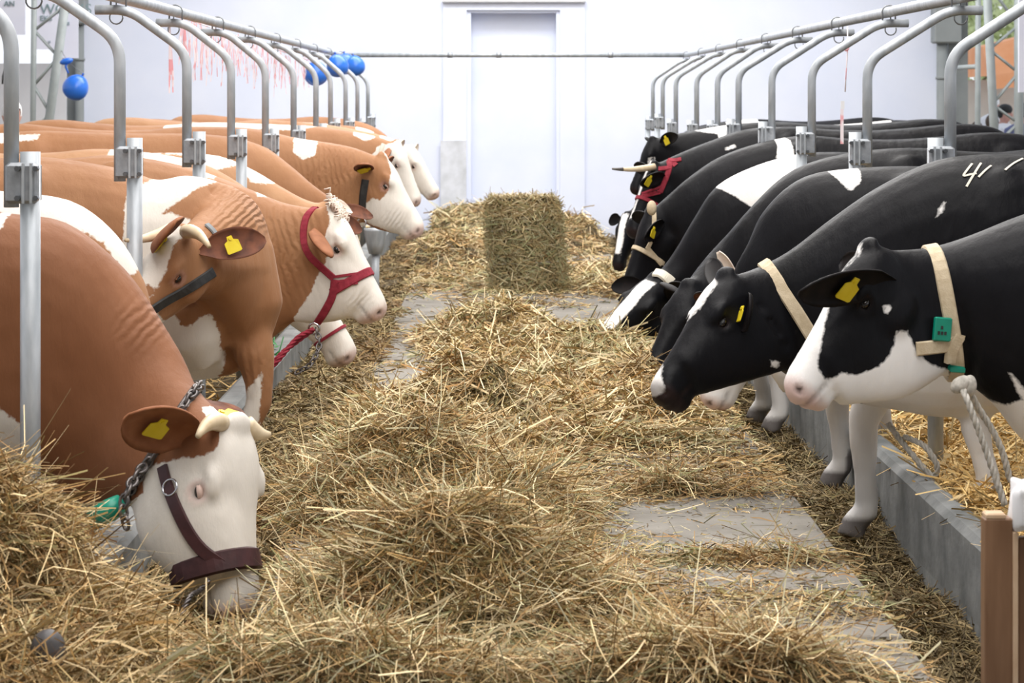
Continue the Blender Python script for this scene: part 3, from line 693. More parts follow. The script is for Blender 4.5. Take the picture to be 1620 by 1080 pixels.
    if hindquarters:
        for s in (-1, 1):
            x0 = wt[0] - f * 1.30; g = FLOOR
            path = [(x0, Y + s * .17, g + .80 * S), (x0 + f * .06, Y + s * .18, g + .64 * S), (x0 - f * .10, Y + s * .18, g + .48 * S), (x0 - f * .14, Y + s * .18, g + .42 * S), (x0 - f * .10, Y + s * .18, g + .22 * S), (x0 - f * .07, Y + s * .18, g + .11 * S), (x0 - f * .04, Y + s * .18, g + .05), (x0 - f * .03, Y + s * .18, g)]
            mb.add(*tube(path, [.17, .14, .075, .062, .045, .05, .058, .064], 12)); c.hoofs.append(np.array(path[-1]))
        mb.add(*ellipsoid((wt[0] - f * 1.12, Y, FLOOR + .58 * S), [[.20, 0, 0], [0, .17, 0], [0, 0, .12]]))
        tx = wt[0] - f * 1.60
        mb.add(*tube([(tx, Y, FLOOR + 1.27 * S), (tx - f * .07, Y, FLOOR + 1.15 * S), (tx - f * .08, Y + .01, FLOOR + .8 * S), (tx - f * .06, Y + .02, FLOOR + .55 * S), (tx - f * .06, Y + .02, FLOOR + .35 * S)], [.045, .032, .024, .032, .02], 8))
    Vv, Fq = fuse(mb, vox, 5 if vox < .015 else 3)
    Nn = vnormals(Vv, Fq)
    # facial relief: eye sockets, nostrils, mouth
    rel = Vv - P; u = rel @ D / L; v = rel @ Vd / k; w = rel @ W / k
    onhead = (u > -.12) & (u < 1.12) & (np.abs(w) < .19) & (v > -.40 * jaw) & (v < .12)
    hd = np.where(onhead, 1., 0.)
    bvh = BVHTree.FromPolygons([tuple(x) for x in Vv], [tuple(map(int, q)) for q in Fq])
    def side_hit(uu, vv, s):
        o_ = hp(uu, vv, s * .5); h = bvh.ray_cast(Vector(o_), Vector(-W * s), .6 * k)
        return (np.array(h[0]), np.array(h[1])) if h[0] is not None else (hp(uu, vv, s * .1), W * s)
    dark = np.zeros(len(Vv)); pink = np.zeros(len(Vv)); c.eyes = []
    for s in (-1, 1):
        ep, en = side_hit(.345, -.075, s); c.eyes.append((ep, en, s)); d = np.linalg.norm(Vv - ep, axis=1) / k
        disp = .005 * np.exp(-((d - .032) / .010) ** 2) - .007 * np.exp(-(d / .020) ** 2); Vv += Nn * (disp * k)[:, None]
        dark = np.maximum(dark, .55 * np.exp(-(d / .021) ** 4)); pink = np.maximum(pink, (.45 if mat != 'blk' else 0) * np.exp(-((d - .026) / .012) ** 2))
        q = hp(.965, -.062, s * .043); nh = bvh.find_nearest(Vector(q)); q = np.array(nh[0]); dq = Vv - q
        dn = np.sqrt(((dq @ D) / .75) ** 2 + ((dq @ Vd) / 1.15) ** 2 + ((dq @ W) / 1.0) ** 2) / k
        Vv -= Nn * (.016 * np.exp(-(dn / .015) ** 2) * k)[:, None]; dark = np.maximum(dark, .9 * np.exp(-(dn / .0155) ** 4))
    gm = hd * np.clip((u - .79) / .06, 0, 1) * np.exp(-((v + .125 - .012 * np.clip((u - .8) / .2, 0, 1)) / .0075) ** 2)
    Vv -= Nn * (.006 * gm * k)[:, None]; dark = np.maximum(dark, .45 * gm)
    if muzzle == 'pink': pink = np.maximum(pink, hd * np.clip((u - .90) / .08, 0, 1) * .62)
    elif muzzle == 'dark': dark = np.maximum(dark, hd * np.clip((u - .90) / .05, 0, 1) * .5)
    for H in c.hoofs:
        d = np.linalg.norm((Vv - H)[:, :2], axis=1); zz = Vv[:, 2] - H[2]; dark = np.maximum(dark, np.where((d < .16) & (zz < .15), np.clip((.085 - zz) / .02, 0, 1) * .8, 0))
    # coat pattern in the cow's own side view
    Yp = Y - .14; S2 = np.c_[CX + Vv[:, 0] * F / Yp, CY - (Vv[:, 2] - HC) * F / Yp]; mpp = Yp / F
    pt = np.full(len(Vv), -.5)
    for po in patches:
        pl = po; sel = np.ones(len(Vv), bool)
        pt = np.maximum(pt, poly_sdf(S2, pl) * mpp)
    if headwhite is not None:
        u0, vmin = headwhite[:2]; uu = u - u0 + (headwhite[2] if len(headwhite) > 2 else 0) * np.exp(-(w / k / .075) ** 4); q = np.minimum(uu * L, (v - vmin + 3 * np.clip(u - .3, 0, 9)) * k); pt = np.where(onhead | ((u > .05) & (u < 1.1) & (np.abs(w) < .26) & (v > -.62) & (v < .12)), np.maximum(pt, q), pt)
    if blaze is not None:
        u0, u1, hwid = blaze; q = np.minimum(np.minimum((u - u0) * L * .5, (u1 - u) * L * .5), (hwid - np.abs(w)) * k); q = np.minimum(q, (v + .045) * k); pt = np.where(onhead, np.maximum(pt, q), pt)
    for po in cuts: pt = np.minimum(pt, -poly_sdf(S2, po) * mpp)
    if legwhite is not None:
        for H in c.hoofs[:2]:
            d = np.abs((Vv - H)[:, 1]); dx = np.abs((Vv - H)[:, 0]); q = np.minimum(legwhite - (Vv[:, 2] - H[2]), .17 - d); q = np.where(dx < .45, q, -.5); pt = np.maximum(pt, q)
        if len(c.hoofs) > 2:
            for H in c.hoofs[2:]:
                d = np.linalg.norm((Vv - H)[:, :2], axis=1); pt = np.maximum(pt, np.minimum(.38 - (Vv[:, 2] - H[2]), .3 - d))
    root = empty('cow', (wt[0], Y, FLOOR), label, 'cow', group); c.root = root
    wph = np.zeros(len(Vv)); wam = np.zeros(len(Vv))
    for (wx_, wy_, ang, lam, rad, amp) in wrinkles:
        dd = S2 - np.array([wx_, wy_]); s_ = dd[:, 0] * math.cos(ang) + dd[:, 1] * math.sin(ang); g = amp * np.exp(-((dd ** 2).sum(1) / rad ** 2) ** 1.3); up_ = g > wam; wph[up_] = (2 * math.pi * s_ / lam)[up_]; wam = np.maximum(wam, g)
    body = link('body', Vv, Fq.astype(np.int32), M[mat], root, True)
    for nm, arr in (('patch', pt), ('pink', np.clip(pink, 0, 1)), ('dark', np.clip(dark, 0, 1)), ('wrinkle_phase', wph), ('wrinkle', wam)):
        a = body.data.attributes.new(nm, 'FLOAT', 'POINT'); a.data.foreach_set('value', arr.astype(np.float32))
    c.body = body; c.bvh = BVHTree.FromPolygons([tuple(x) for x in Vv], [tuple(map(int, q)) for q in Fq])
    if keye:
        for ep, en, s in c.eyes:
            eo = link('eye', *ellipsoid(ep - en * .0105 * k, [D * .022 * k, Vd * .0155 * k, en * .018 * k], 12, 8), M['eye'], root)
            lv, lf = ellipsoid(ep - en * .0105 * k, [D * .026 * k, Vd * .021 * k, en * .0205 * k], 14, 10); cc = ep - en * .0105 * k
            fu = [q for q in lf if np.mean([(lv[i_] - cc) @ Vd for i_ in q]) > .008 * k]; fl = [q for q in lf if np.mean([(lv[i_] - cc) @ Vd for i_ in q]) < -.0125 * k]
            link('eyelid', lv, fu + fl, M[lid], eo)
    for e in ears: ear(c, **e)
    for h in horns: horn(c, **h)
    return c
def ear(c, s=-1, base=(.05, -.075), tip=None, opening=(0, -.6, -.5), width=.062, length=None, out='ear_red_out', inn='ear_red', tagat=.45, tag_=False, tagsize=1.0, edge=None):
    """s=+1 ear on the viewer's side, -1 far side; tip = (px, py, dy) of the ear's end"""
    k = c.k; B = c.hp(base[0], base[1], s * .085)
    if tip is not None: Tp = A(tip[0], tip[1], c.Y, tip[2] if len(tip) > 2 else 0)
    else: Tp = B + (c.W * s * .9 - c.V * .25 - c.D * .15) * .21 * k
    ax = Tp - B; Ln = np.linalg.norm(ax); ax = ax / Ln; op = nrm(np.array(opening, float) - ax * np.dot(opening, ax)); sd = np.cross(ax, op)
    ns, nt = 12, 9; top = []; bot = []
    for i in range(ns + 1):
        q = i / ns; wd = width * k * (math.sin(math.pi * min(1, q * .62 + .38 * q ** 3) ** .75 * .985 + .0) ** .62 * (1 if q > .25 else .55 + 1.8 * q)); wd = max(wd, .008 * k)
        cupd = .55 * (1 - .55 * q); sag = -.035 * k * q * q
        for j in range(nt):
            t = -1 + 2 * j / (nt - 1); p = B + ax * Ln * q + sd * (wd * math.sin(t * 1.25) / math.sin(1.25)) + op * (wd * cupd * (t * t - .35)) + np.array([0, 0, sag])
            top.append(p + op * .0035 * k); bot.append(p - op * .0055 * k)
    n = (ns + 1) * nt; Fi = []; Fo = []
    for i in range(ns):
        for j in range(nt - 1):
            a = i * nt + j; Fi.append((a, a + 1, a + nt + 1, a + nt)); Fo.append((n + a, n + a + nt, n + a + nt + 1, n + a + 1))
        for j in (0, nt - 1):
            a = i * nt + j; q = (a, a + nt, n + a + nt, n + a); Fo.append(q if j == 0 else q[::-1])
    for i in (0, ns):
        for j in range(nt - 1): a = i * nt + j; Fo.append((a, a + 1, n + a + 1, n + a))
    o = link('ear', np.array(top + bot), Fi + Fo, None, c.root, True, mats=[M[inn], M[out]])
    o.data.polygons.foreach_set('material_index', np.array([0] * len(Fi) + [1] * len(Fo), np.int32))
    if tag_:
        pc = B + ax * Ln * tagat + op * (.008 + width * k * .05); down = nrm(np.array([0, 0, -1.]) * .8 + ax * .25); down = nrm(down - op * np.dot(down, op)); rt = np.cross(down, op)
        z = .034 * k * tagsize; prof = [(-.35, -1.15), (.35, -1.15), (.42, -.62), (1.0, -.35), (1.05, 1.0), (.85, 1.12), (-.85, 1.12), (-1.05, 1.0), (-1.0, -.35), (-.42, -.62)]
        pv = [pc + down * (b + .35) * z + rt * a * z + op * (.006 + .004 * abs(a)) for a, b in prof]; m = len(pv)
        V2 = np.array(pv + [p + op * .004 for p in pv]); Fs = [tuple(range(m - 1, -1, -1)), tuple(range(m, 2 * m))] + [(i, (i + 1) % m, m + (i + 1) % m, m + i) for i in range(m)]
        t = link('ear_tag', V2, Fs, M['yellow'], c.root, False, label='yellow plastic ear tag')
        sv, sf = rod(pc - down * z * .45 + op * .008, pc - down * z * .45 + op * .016, .008 * k, 10); link('tag_stud', sv, sf, M['yellow'], t, False)
def horn(c, s=1, tip=None, base=(.0, -.02), r=.026, bend=(0, 0, .02), dark=0.0, mat='horn'):
    k = c.k; B = c.hp(base[0], base[1], s * .06); T = A(tip[0], tip[1], c.Y, tip[2] if len(tip) > 2 else 0); mid = (B + T) / 2 + np.array(bend)
    q = np.linspace(0, 1, 9)[:, None]; P = (1 - q) ** 2 * B + 2 * q * (1 - q) * (2 * mid - (B + T) / 2) + q * q * T
    rr = r * k * (1 - np.linspace(0, 1, 9) ** 1.6 * .72); o = link('horn', *tube(P, rr, 12), M[mat], c.root)
    if dark: link('horn_tip', *tube(P[6:] + (P[8] - P[7]) * .05, rr[6:] * 1.03, 12), M['horn_tip'], o)
def surf(c, px, py):
    o = Vector((0, 0, HC)); t = A(px, py, c.Y); d = (Vector(t) - o).normalized(); h = c.bvh.ray_cast(o, d, 100)
    if h[0] is None or abs(h[0].y - c.Y) > 1.2: h = c.bvh.find_nearest(Vector(t - np.array([0, .25, 0])))
    return np.array(h[0]), np.array(h[1])
def near(c, p):
    h = c.bvh.find_nearest(Vector(p)); return np.array(h[0]), np.array(h[1])
def strap(c, name, pts, width, m, both=False, parent=None, sub=5, th=.006, label=None):
    """strap lying on the hide through the given photo points; both = also on the far cheek"""
    P = cat(np.array(pts, float), sub); H = [surf(c, *p) for p in P]; out = []
    S = [np.array([h[0] for h in H]), np.array([h[1] for h in H])]; S[1] = smooth_n(S[1]); S[0] = smooth_p(S[0])
    out.append(link(name, *strip(S[0], S[1], width, th), M[m], parent or c.root, False, label=label))
    if both:
        Q = [near(c, p - 2 * c.W * np.dot(p - c.P, c.W)) for p in S[0]]; q0 = np.array([q[0] for q in Q]); q1 = smooth_n(np.array([q[1] for q in Q]))
        out.append(link(name, *strip(q0, q1, width, th), M[m], parent or c.root, False))
    return out
def smooth_n(n):
    for _ in range(2): n = np.vstack([n[:1], (n[:-2] + 2 * n[1:-1] + n[2:]) / 4, n[-1:]])
    return n / np.linalg.norm(n, axis=1, keepdims=True)
def smooth_p(p):
    return np.vstack([p[:1], (p[:-2] + 2 * p[1:-1] + p[2:]) / 4, p[-1:]])
def loop(c, ctr, a1, a2, n=40, off=0.0, rmax=.8):
    P = []; Nn = []
    for i in range(n):
        t = 2 * math.pi * i / n; d = nrm(a1) * math.cos(t) + nrm(a2) * math.sin(t); h = c.bvh.ray_cast(Vector(ctr), Vector(d), .8)
        r = h[3] if h[0] is not None else .2; P.append(np.array([r])); Nn.append(d)
    r = np.minimum(np.array(P)[:, 0], rmax)
    for _ in range(2): r = (np.roll(r, 1) + 2 * r + np.roll(r, -1)) / 4
    d = np.array(Nn); return ctr + d * (r + off)[:, None], d
def noseband(c, u, width, m, tilt=0.0, name='noseband', th=.007, rmax=.15):
    ctr = c.hp(u, -.09, 0); P, d = loop(c, ctr, c.V + c.D * tilt, c.W, 36, .003, rmax * c.k); return link(name, *strip(P, d, width, th, .001, True), M[m], c.root, False)
def collar(c, top, bot, width, m, name='collar', th=.008, dyt=0, dyb=0, off=.004):
    a, b = A(top[0], top[1], c.Y, dyt), A(bot[0], bot[1], c.Y, dyb); ctr = (a + b) / 2; P, d = loop(c, ctr, a - b, np.array([0, -1., 0]) + nrm(a - b) * 0, 44, off)
    c.collar = (P, d); return link(name, *strip(P, d, width, th, .0, True), M[m], c.root, False)
def ringobj(c, ctr, r, axis, m='ring', th=.005, name='ring', parent=None):
    ax = nrm(axis); u = nrm(np.cross(ax, [0.2, .1, 1])); w = np.cross(ax, u); t = np.linspace(0, 2 * math.pi, 21); return link(name, *tube([ctr + r * (math.cos(q) * u + math.sin(q) * w) for q in t], th, 6, False), M[m], parent or c.root)
def chain(path, link_len, r, m, parent, name='chain'):
    P = cat(np.array(path, float), 12); s = np.r_[0, np.cumsum(np.linalg.norm(np.diff(P, axis=0), axis=1))]; n = max(2, int(s[-1] / (link_len * .68))); mb = MB()
    for i in range(n):
        q = (i + .5) / n * s[-1]; c_ = np.array([np.interp(q, s, P[:, j]) for j in range(3)]); c2 = np.array([np.interp(min(q + .01, s[-1]), s, P[:, j]) for j in range(3)]); T = nrm(c2 - c_ + 1e-9)
        u = nrm(np.cross(T, [.3, .5, .8])); w = np.cross(T, u)
        if i % 2: u = w
        t = np.linspace(0, 2 * math.pi, 11)[:-1]; ring = [c_ + T * (link_len / 2 * math.cos(a)) + u * (link_len * .32 * math.sin(a)) for a in t]; ring.append(ring[0])
        mb.add(*tube(ring, r, 5, False))
    return link(name, *mb.get(), M[m], parent)
def rope(path, r, m, parent=None, name='lead_rope', turns=None, sub=10):
    P = cat(np.array(path, float), sub); P = cat(P[::1], 3); s = np.r_[0, np.cumsum(np.linalg.norm(np.diff(P, axis=0), axis=1))]; T = np.gradient(P, axis=0); T /= np.linalg.norm(T, axis=1, keepdims=True)
    u = nrm(np.cross(T[0], [.1, .3, .9])); mb = MB(); U = []
    for i in range(len(P)): u = nrm(u - T[i] * np.dot(u, T[i])); U.append(u)
    U = np.array(U); W_ = np.cross(T, U); nt = turns or s[-1] / (r * 7.5); q = np.arange(0, s[-1], s[-1] / (nt * 8)); 
    ip = lambda Z: np.stack([np.interp(q, s, Z[:, j]) for j in range(3)], 1)
    Pq, Uq, Wq = ip(P), ip(U), ip(W_)
    for k in range(3):
        a = 2 * math.pi * (q / s[-1] * nt + k / 3); mb.add(*tube(Pq + r * .55 * (np.cos(a)[:, None] * Uq + np.sin(a)[:, None] * Wq), r * .58, 6))
    V_, F_ = mb.get(); return link(name, V_, F_, M[m], parent)
# ------------------------------------------------------------------ the brown and white cows on the left, front to back
LG, RG = 'brown and white cows on the left', 'black and white cows on the right'
UPL = (.80, -.25, .50)
# 1: nearest, head down in the hay
L1 = cow('nearest brown cow, white head lowered into the hay, dark red leather halter', 7.7, 1,
    [(-250, 300, -250, 690, .29), (-120, 312, -110, 720, .27), (10, 336, 0, 735, .25), (105, 352, 70, 750, .225), (190, 420, 118, 790, .19), (258, 525, 160, 800, .16, -.05), (300, 605, 190, 790, .135, -.14)],
    (377, 668, -.28), (408, 974, -.42), (.84, -.52, .06), 'red1', .0135, jaw=1.0, wide=1.26, throat=(212, 805, -.22), chin=[(.35, 228, 868, .115), (.72, 292, 935, .09)], lid='lid_white', wrinkles=[(222, 512, .75, 15, 34, .28)],
    patches=[[(-40, 345), (5, 335), (2, 365), (-20, 380), (-40, 400)], [(0, 640), (60, 690), (50, 760), (-30, 760)]], headwhite=(.16, -.27, .30),
    ears=[dict(s=1, tip=(200, 640, -.52), base=(.06, -.10), opening=(-.1, -.9, -.25), width=.098, tag_=True, tagat=.55, out='ear_red_out', inn='ear_red_out'), dict(s=-1, tip=(338, 618, .10), base=(.04, -.10), opening=(.4, -.7, .4), width=.07, tag_=True, tagat=.35)],
    horns=[dict(s=1, tip=(313, 690, -.50), r=.03), dict(s=-1, tip=(428, 687, -.18), r=.03, bend=(0, 0, -.012))], group=LG)
# 2: white back just behind it
cow('cow close behind the nearest brown cow, white along its back, head hidden', 8.62, 1,
    [(-160, 285, -160, 660, .29), (0, 301, 0, 690, .26), (110, 316, 70, 730, .23), (180, 366, 130, 760, .19), (222, 432, 168, 790, .15), (243, 500, 190, 800, .13)], (262, 590, 0), (282, 850, .1), (.9, -.35, .2), 'red2', .025,
    patches=[[(-220, 260), (0, 296), (112, 305), (190, 355), (212, 432), (198, 436), (160, 385), (100, 352), (-60, 345), (-220, 350)], [(236, 440), (256, 440), (256, 520), (236, 520)]], headwhite=(.15, -.6), group=LG, horns=[])
# 3: head turned towards the viewer, two yellow tags
L2 = cow('brown cow with a white shoulder, head turned back, ears with two yellow tags', 9.75, 1,
    [(60, 247, 60, 600, .31), (190, 266, 200, 590, .29), (248, 284, 265, 600, .25), (300, 277, 330, 600, .22), (358, 300, 385, 575, .19, -.04)],
    (285, 362, -.50), (165, 530, -.72), (-.30, -.45, .80), 'red2', .017, jaw=1.0, wide=1.1, throat=(345, 470, -.32),
    extra=[[(330, 380, .0, .20), (378, 420, -.03, .17), (392, 480, -.03, .150), (380, 545, -.02, .118)], [(370, 420, -.05, .17), (340, 420, -.22, .15), (305, 420, -.42, .115)], [(300, 480, -.12, .15), (310, 540, -.12, .13), (328, 578, -.10, .065)]],
    front=[((384 - CX) * 9.6 / F, 9.62, -.05, (405 - CX) * 9.6 / F), None], lid='lid_red', wrinkles=[(388, 322, .75, 10, 40, .75), (400, 590, 0, 16, 40, .3)],
    patches=[[(205, 300), (240, 283), (280, 270), (345, 285), (310, 298), (270, 330), (245, 352), (225, 395), (200, 395)], [(225, 500), (275, 478), (290, 508), (305, 512), (320, 500), (338, 494), (350, 520), (354, 565), (350, 590), (330, 615), (270, 600), (225, 540)], [(365, 600), (385, 628), (395, 610), (415, 590), (410, 670), (360, 670)], [(238, 345), (270, 335), (300, 345), (318, 362), (295, 378), (288, 415), (278, 440), (255, 470), (225, 475), (225, 380)]],
    cuts=[[(248, 440), (262, 432), (272, 440), (268, 458), (250, 462)]],
    ears=[dict(s=-1, base=(.20, -.0), tip=(279, 338, -.80), opening=(.75, -.65, -.1), width=.085, out='ear_red_out', inn='ear_red', tag_=True, tagat=.25), dict(s=1, base=(.08, -.09), tip=(420, 366, -.38), opening=(.05, -.95, .1), width=.072, tag_=True, tagat=.46)],
    horns=[dict(s=-1, tip=(198, 380, -.62), base=(.02, .0), r=.027, bend=(0, 0, -.012)), dict(s=1, tip=(331, 390, -.78), base=(.02, .01), r=.032)], group=LG)
# 4: red halter
L3 = cow('brown cow with white face in a red webbing halter, head level', 11.7, 1,
    [(190, 245, 190, 560, .30), (290, 262, 300, 570, .27), (352, 282, 370, 560, .235), (403, 302, 412, 548, .20), (455, 322, 440, 528, .165)],
    (528, 326, -.06), (622, 488, -.14), (.86, -.16, .47), 'red2', .0135, jaw=1.0, wide=1.05, throat=(462, 510, -.04), chin=[(.35, 508, 512, .10), (.70, 556, 503, .08)], lid='lid_white', wrinkles=[(440, 395, -.25, 12, 70, .45), (570, 470, .6, 9, 20, .12)],
    patches=[[(515, 318), (560, 325), (650, 470), (640, 520), (560, 520), (470, 522), (462, 505), (492, 462), (506, 430), (520, 404), (512, 388), (522, 350)], [(395, 290), (440, 300), (430, 312), (404, 312)], [(300, 240), (345, 262), (335, 285), (300, 268)]],
    ears=[dict(s=1, base=(.10, -.12), tip=(521, 394, -.42), opening=(.1, -.8, -.5), width=.058, inn='ear_red_out'), dict(s=-1, base=(.06, -.09), tip=(572, 352, .22), opening=(.5, -.6, .2), width=.05)], group=LG)
# 5: white muzzle hanging below
L3b = cow('cow hidden behind the red haltered one, only its lowered white muzzle showing below', 12.7, 1,
    [(170, 235, 170, 540, .29), (300, 252, 300, 560, .25), (380, 290, 380, 560, .2), (430, 340, 420, 555, .155)], (476, 405, .05), (572, 558, .0), (.72, -.30, .60), 'red3', .0195, headwhite=(.0, -.9), lid='lid_white', patches=[[(170, 225), (300, 240), (300, 275), (170, 268)]], group=LG)
# 6: mottled
L4 = cow('tan cow with white mottled shoulder between the third and fifth posts on the left', 13.8, 1,
    [(180, 244, 180, 520, .30), (270, 241, 270, 520, .28), (345, 246, 350, 520, .25), (400, 268, 405, 505, .2), (450, 298, 450, 480, .165), (490, 318, 478, 450, .14)], (524, 318, .0), (596, 432, -.05), (.85, -.2, .48), 'red3', .024,
    patches=[[(200, 225), (262, 232), (240, 252), (200, 262)], [(318, 235), (420, 262), (438, 292), (400, 290), (370, 262), (345, 268), (330, 285), (318, 262)], [(255, 232), (300, 236), (300, 246), (258, 246)]], headwhite=(.02, -.9),
    ears=[dict(s=-1, base=(.02, -.04), tip=(556, 326, .25), opening=(.3, -.6, .5), width=.055, out='ear_white', inn='ear_white'), dict(s=1, tip=(500, 345, -.3))], group=LG)
# 7: dark neck
cow('brown cow with a plain dark red neck, head hidden behind the mottled one', 14.9, 1,
    [(60, 206, 60, 460, .30), (180, 210, 180, 480, .29), (330, 212, 330, 470, .28), (410, 228, 410, 450, .22), (455, 258, 450, 430, .17), (500, 296, 490, 420, .14)], (543, 322, .1), (592, 436, .1), (.85, -.1, .5), 'red2', .025, headwhite=(.1, -.6), patches=[[(-100, 200), (-100, 235), (60, 222), (60, 214)]],
    ears=[dict(s=-1, tip=(590, 335, .3), opening=(.3, -.6, .5))], group=LG)
# 8: white face, yellow tag, black strap
L5 = cow('brown cow with a large white face, yellow tag and black neck strap', 16.4, 1,
    [(300, 200, 300, 420, .30), (400, 203, 400, 425, .27), (470, 218, 470, 415, .235), (525, 226, 520, 395, .19), (562, 234, 552, 375, .155)], (606, 246, .0), (678, 360, -.12), (.84, -.22, .5), 'red2', .0195, jaw=1.02, wide=1.1, throat=(570, 350, 0), chin=[(.35, 596, 363, .10), (.7, 634, 372, .085)], lid='lid_white', wrinkles=[(525, 285, -.1, 9, 50, .55), (622, 345, .5, 7, 18, .3)],
    patches=[[(602, 238), (640, 240), (700, 350), (690, 380), (640, 378), (580, 352), (576, 322), (592, 312), (600, 318), (614, 302), (618, 270), (612, 250)], [(462, 205), (500, 215), (500, 245), (480, 252), (465, 240)]],
    ears=[dict(s=1, base=(.09, -.11), tip=(566, 252, -.32), opening=(.0, -.8, -.5), width=.06, tag_=True, tagat=.35, tagsize=1.1), dict(s=-1, tip=(622, 243, .25), width=.045)], group=LG)
# 9, 10: pale heads at the back
L6 = cow('pale faced cow looking over the white faced one, far left row', 18.5, 1,
    [(330, 193, 330, 390, .30), (430, 196, 430, 400, .27), (510, 200, 510, 390, .23), (560, 208, 560, 370, .19), (598, 216, 590, 340, .15)], (630, 224, .0), (672, 318, -.1), (.86, -.3, .4), 'red2', .025, jaw=1.1, lid='lid_white',
    patches=[[(260, 180), (420, 186), (500, 200), (470, 206), (380, 204), (300, 206), (258, 210)], [(560, 195), (590, 205), (592, 218), (575, 222), (558, 214)]], headwhite=(-.02, -.9),
    ears=[dict(s=1, tip=(604, 252, -.25), width=.05), dict(s=-1, tip=(640, 218, .2), out='ear_white', inn='ear_white', width=.045)], group=LG)
L7 = cow('cream faced cow with pink muzzle, farthest head of the left row', 20.6, 1,
    [(420, 189, 420, 370, .30), (510, 196, 510, 370, .26), (570, 206, 570, 350, .2), (618, 218, 610, 320, .155)], (652, 232, .0), (700, 304, -.15), (.82, -.35, .5), 'red3', .025, jaw=1.12, lid='lid_white', headwhite=(-.1, -.9), patches=[[(600, 200), (660, 220), (640, 330), (600, 330)]],
    ears=[dict(s=1, tip=(632, 262, -.25), out='ear_white', inn='ear_white'), dict(s=-1, tip=(662, 224, .2), out='ear_white', inn='ear_white', width=.045)], group=LG)
cow('cow with a bare brown rump showing above the far left backs', 24.6, 1,
    [(500, 184, 500, 330, .30), (560, 190, 560, 330, .24), (600, 205, 600, 325, .18)], (632, 232, .0), (660, 310, 0), (.85, -.2, .4), 'red2', .026, group=LG, keye=False)
cow('last cow of the left row beside the far posts, white topped', 22.6, 1,
    [(440, 191, 440, 350, .30), (520, 196, 520, 350, .25), (585, 205, 585, 330, .18)], (628, 236, .0), (662, 312, 0), (.85, -.2, .4), 'red2', .026, patches=[[(300, 180), (520, 185), (520, 203), (300, 200)], [(560, 190), (590, 195), (590, 215), (565, 215)]], group=LG, keye=False)

# ------------------------------------------------------------------ the black and white cows on the right, front to back
R1 = cow('nearest black and white cow with cream collar and green buckle tag', 7.75, -1,
    [(1800, 300, 1800, 720, .29), (1690, 318, 1690, 725, .27), (1610, 342, 1622, 700, .235), (1540, 370, 1572, 640, .185), (1470, 391, 1525, 604, .15)], (1372, 388, -.10), (1229, 606, -.28), (-.86, -.20, .44), 'blk', .0135, jaw=1.0, wide=1.05, throat=(1492, 594, -.08), chin=[(.35, 1430, 630, .10), (.70, 1330, 642, .085)],
    patches=[[(1350, 366), (1368, 372), (1362, 398), (1336, 424), (1318, 458), (1300, 500), (1290, 540), (1282, 569), (1290, 586), (1299, 592), (1322, 582), (1347, 586), (1383, 574), (1398, 556), (1407, 540), (1408, 518), (1431, 520), (1449, 560), (1475, 577), (1505, 587), (1512, 610), (1434, 645), (1250, 660), (1215, 640), (1215, 590), (1265, 518), (1310, 425)], [(1391, 481), (1402, 481), (1402, 492), (1393, 492)],
             [(1548, 618), (1580, 640), (1598, 642), (1618, 630), (1680, 640), (1700, 740), (1580, 740), (1545, 660)], [(1596, 588), (1606, 600), (1640, 640), (1620, 640)]],
    ears=[dict(s=1, base=(.12, -.12), tip=(1264, 447, -.44), opening=(-.1, -.9, -.4), width=.072, inn='ear_black', out='ear_black', tag_=True, tagat=.50, tagsize=1.15), dict(s=-1, base=(.06, -.10), tip=(1330, 400, .22), opening=(-.4, -.8, 0), inn='ear_black', out='ear_black', width=.05)], group=RG)
R2 = cow('big black cow with white blaze, cream collar and a number on its side', 8.75, -1,
    [(1590, 243, 1590, 650, .31), (1485, 252, 1490, 660, .275), (1395, 292, 1425, 650, .23), (1320, 342, 1365, 640, .19), (1255, 392, 1315, 620, .155), (1205, 420, 1275, 605, .135)], (1146, 432, -.12), (1022, 612, -.34), (-.80, -.34, .48), 'blk', .0135, jaw=1.0, wide=1.05, throat=(1250, 585, -.10), muzzle='dark', chin=[(.35, 1190, 602, .10), (.70, 1105, 626, .085)],
    front=[(1.40, 9.05, -.19, (1405 - CX) * 8.9 / F), ((1552 - CX) * 8.75 / F, 8.72, -.03, (1560 - CX) * 8.75 / F)], legwhite=.56,
    patches=[[(1474, 343), (1481, 325), (1492, 313), (1489, 331)], [(1112, 430), (1134, 444), (1107, 482), (1082, 508), (1068, 525), (1074, 500), (1084, 482)], [(1012, 600), (1028, 588), (1044, 570), (1040, 590), (1046, 606), (1030, 618), (1012, 625)], [(1216, 566), (1236, 572), (1228, 580), (1218, 577)], [(1330, 306), (1350, 288), (1395, 275), (1380, 290), (1348, 302)]],
    ears=[dict(s=1, base=(.06, -.10), tip=(1180, 508, -.27), opening=(-.80, -.55, -.2), width=.066, tagsize=.85, inn='ear_black', out='ear_black', tag_=True, tagat=.70), dict(s=-1, base=(.05, -.09), tip=(1122, 398, .25), opening=(-.3, -.9, 0), inn='ear_black', out='ear_black', width=.045)], group=RG)
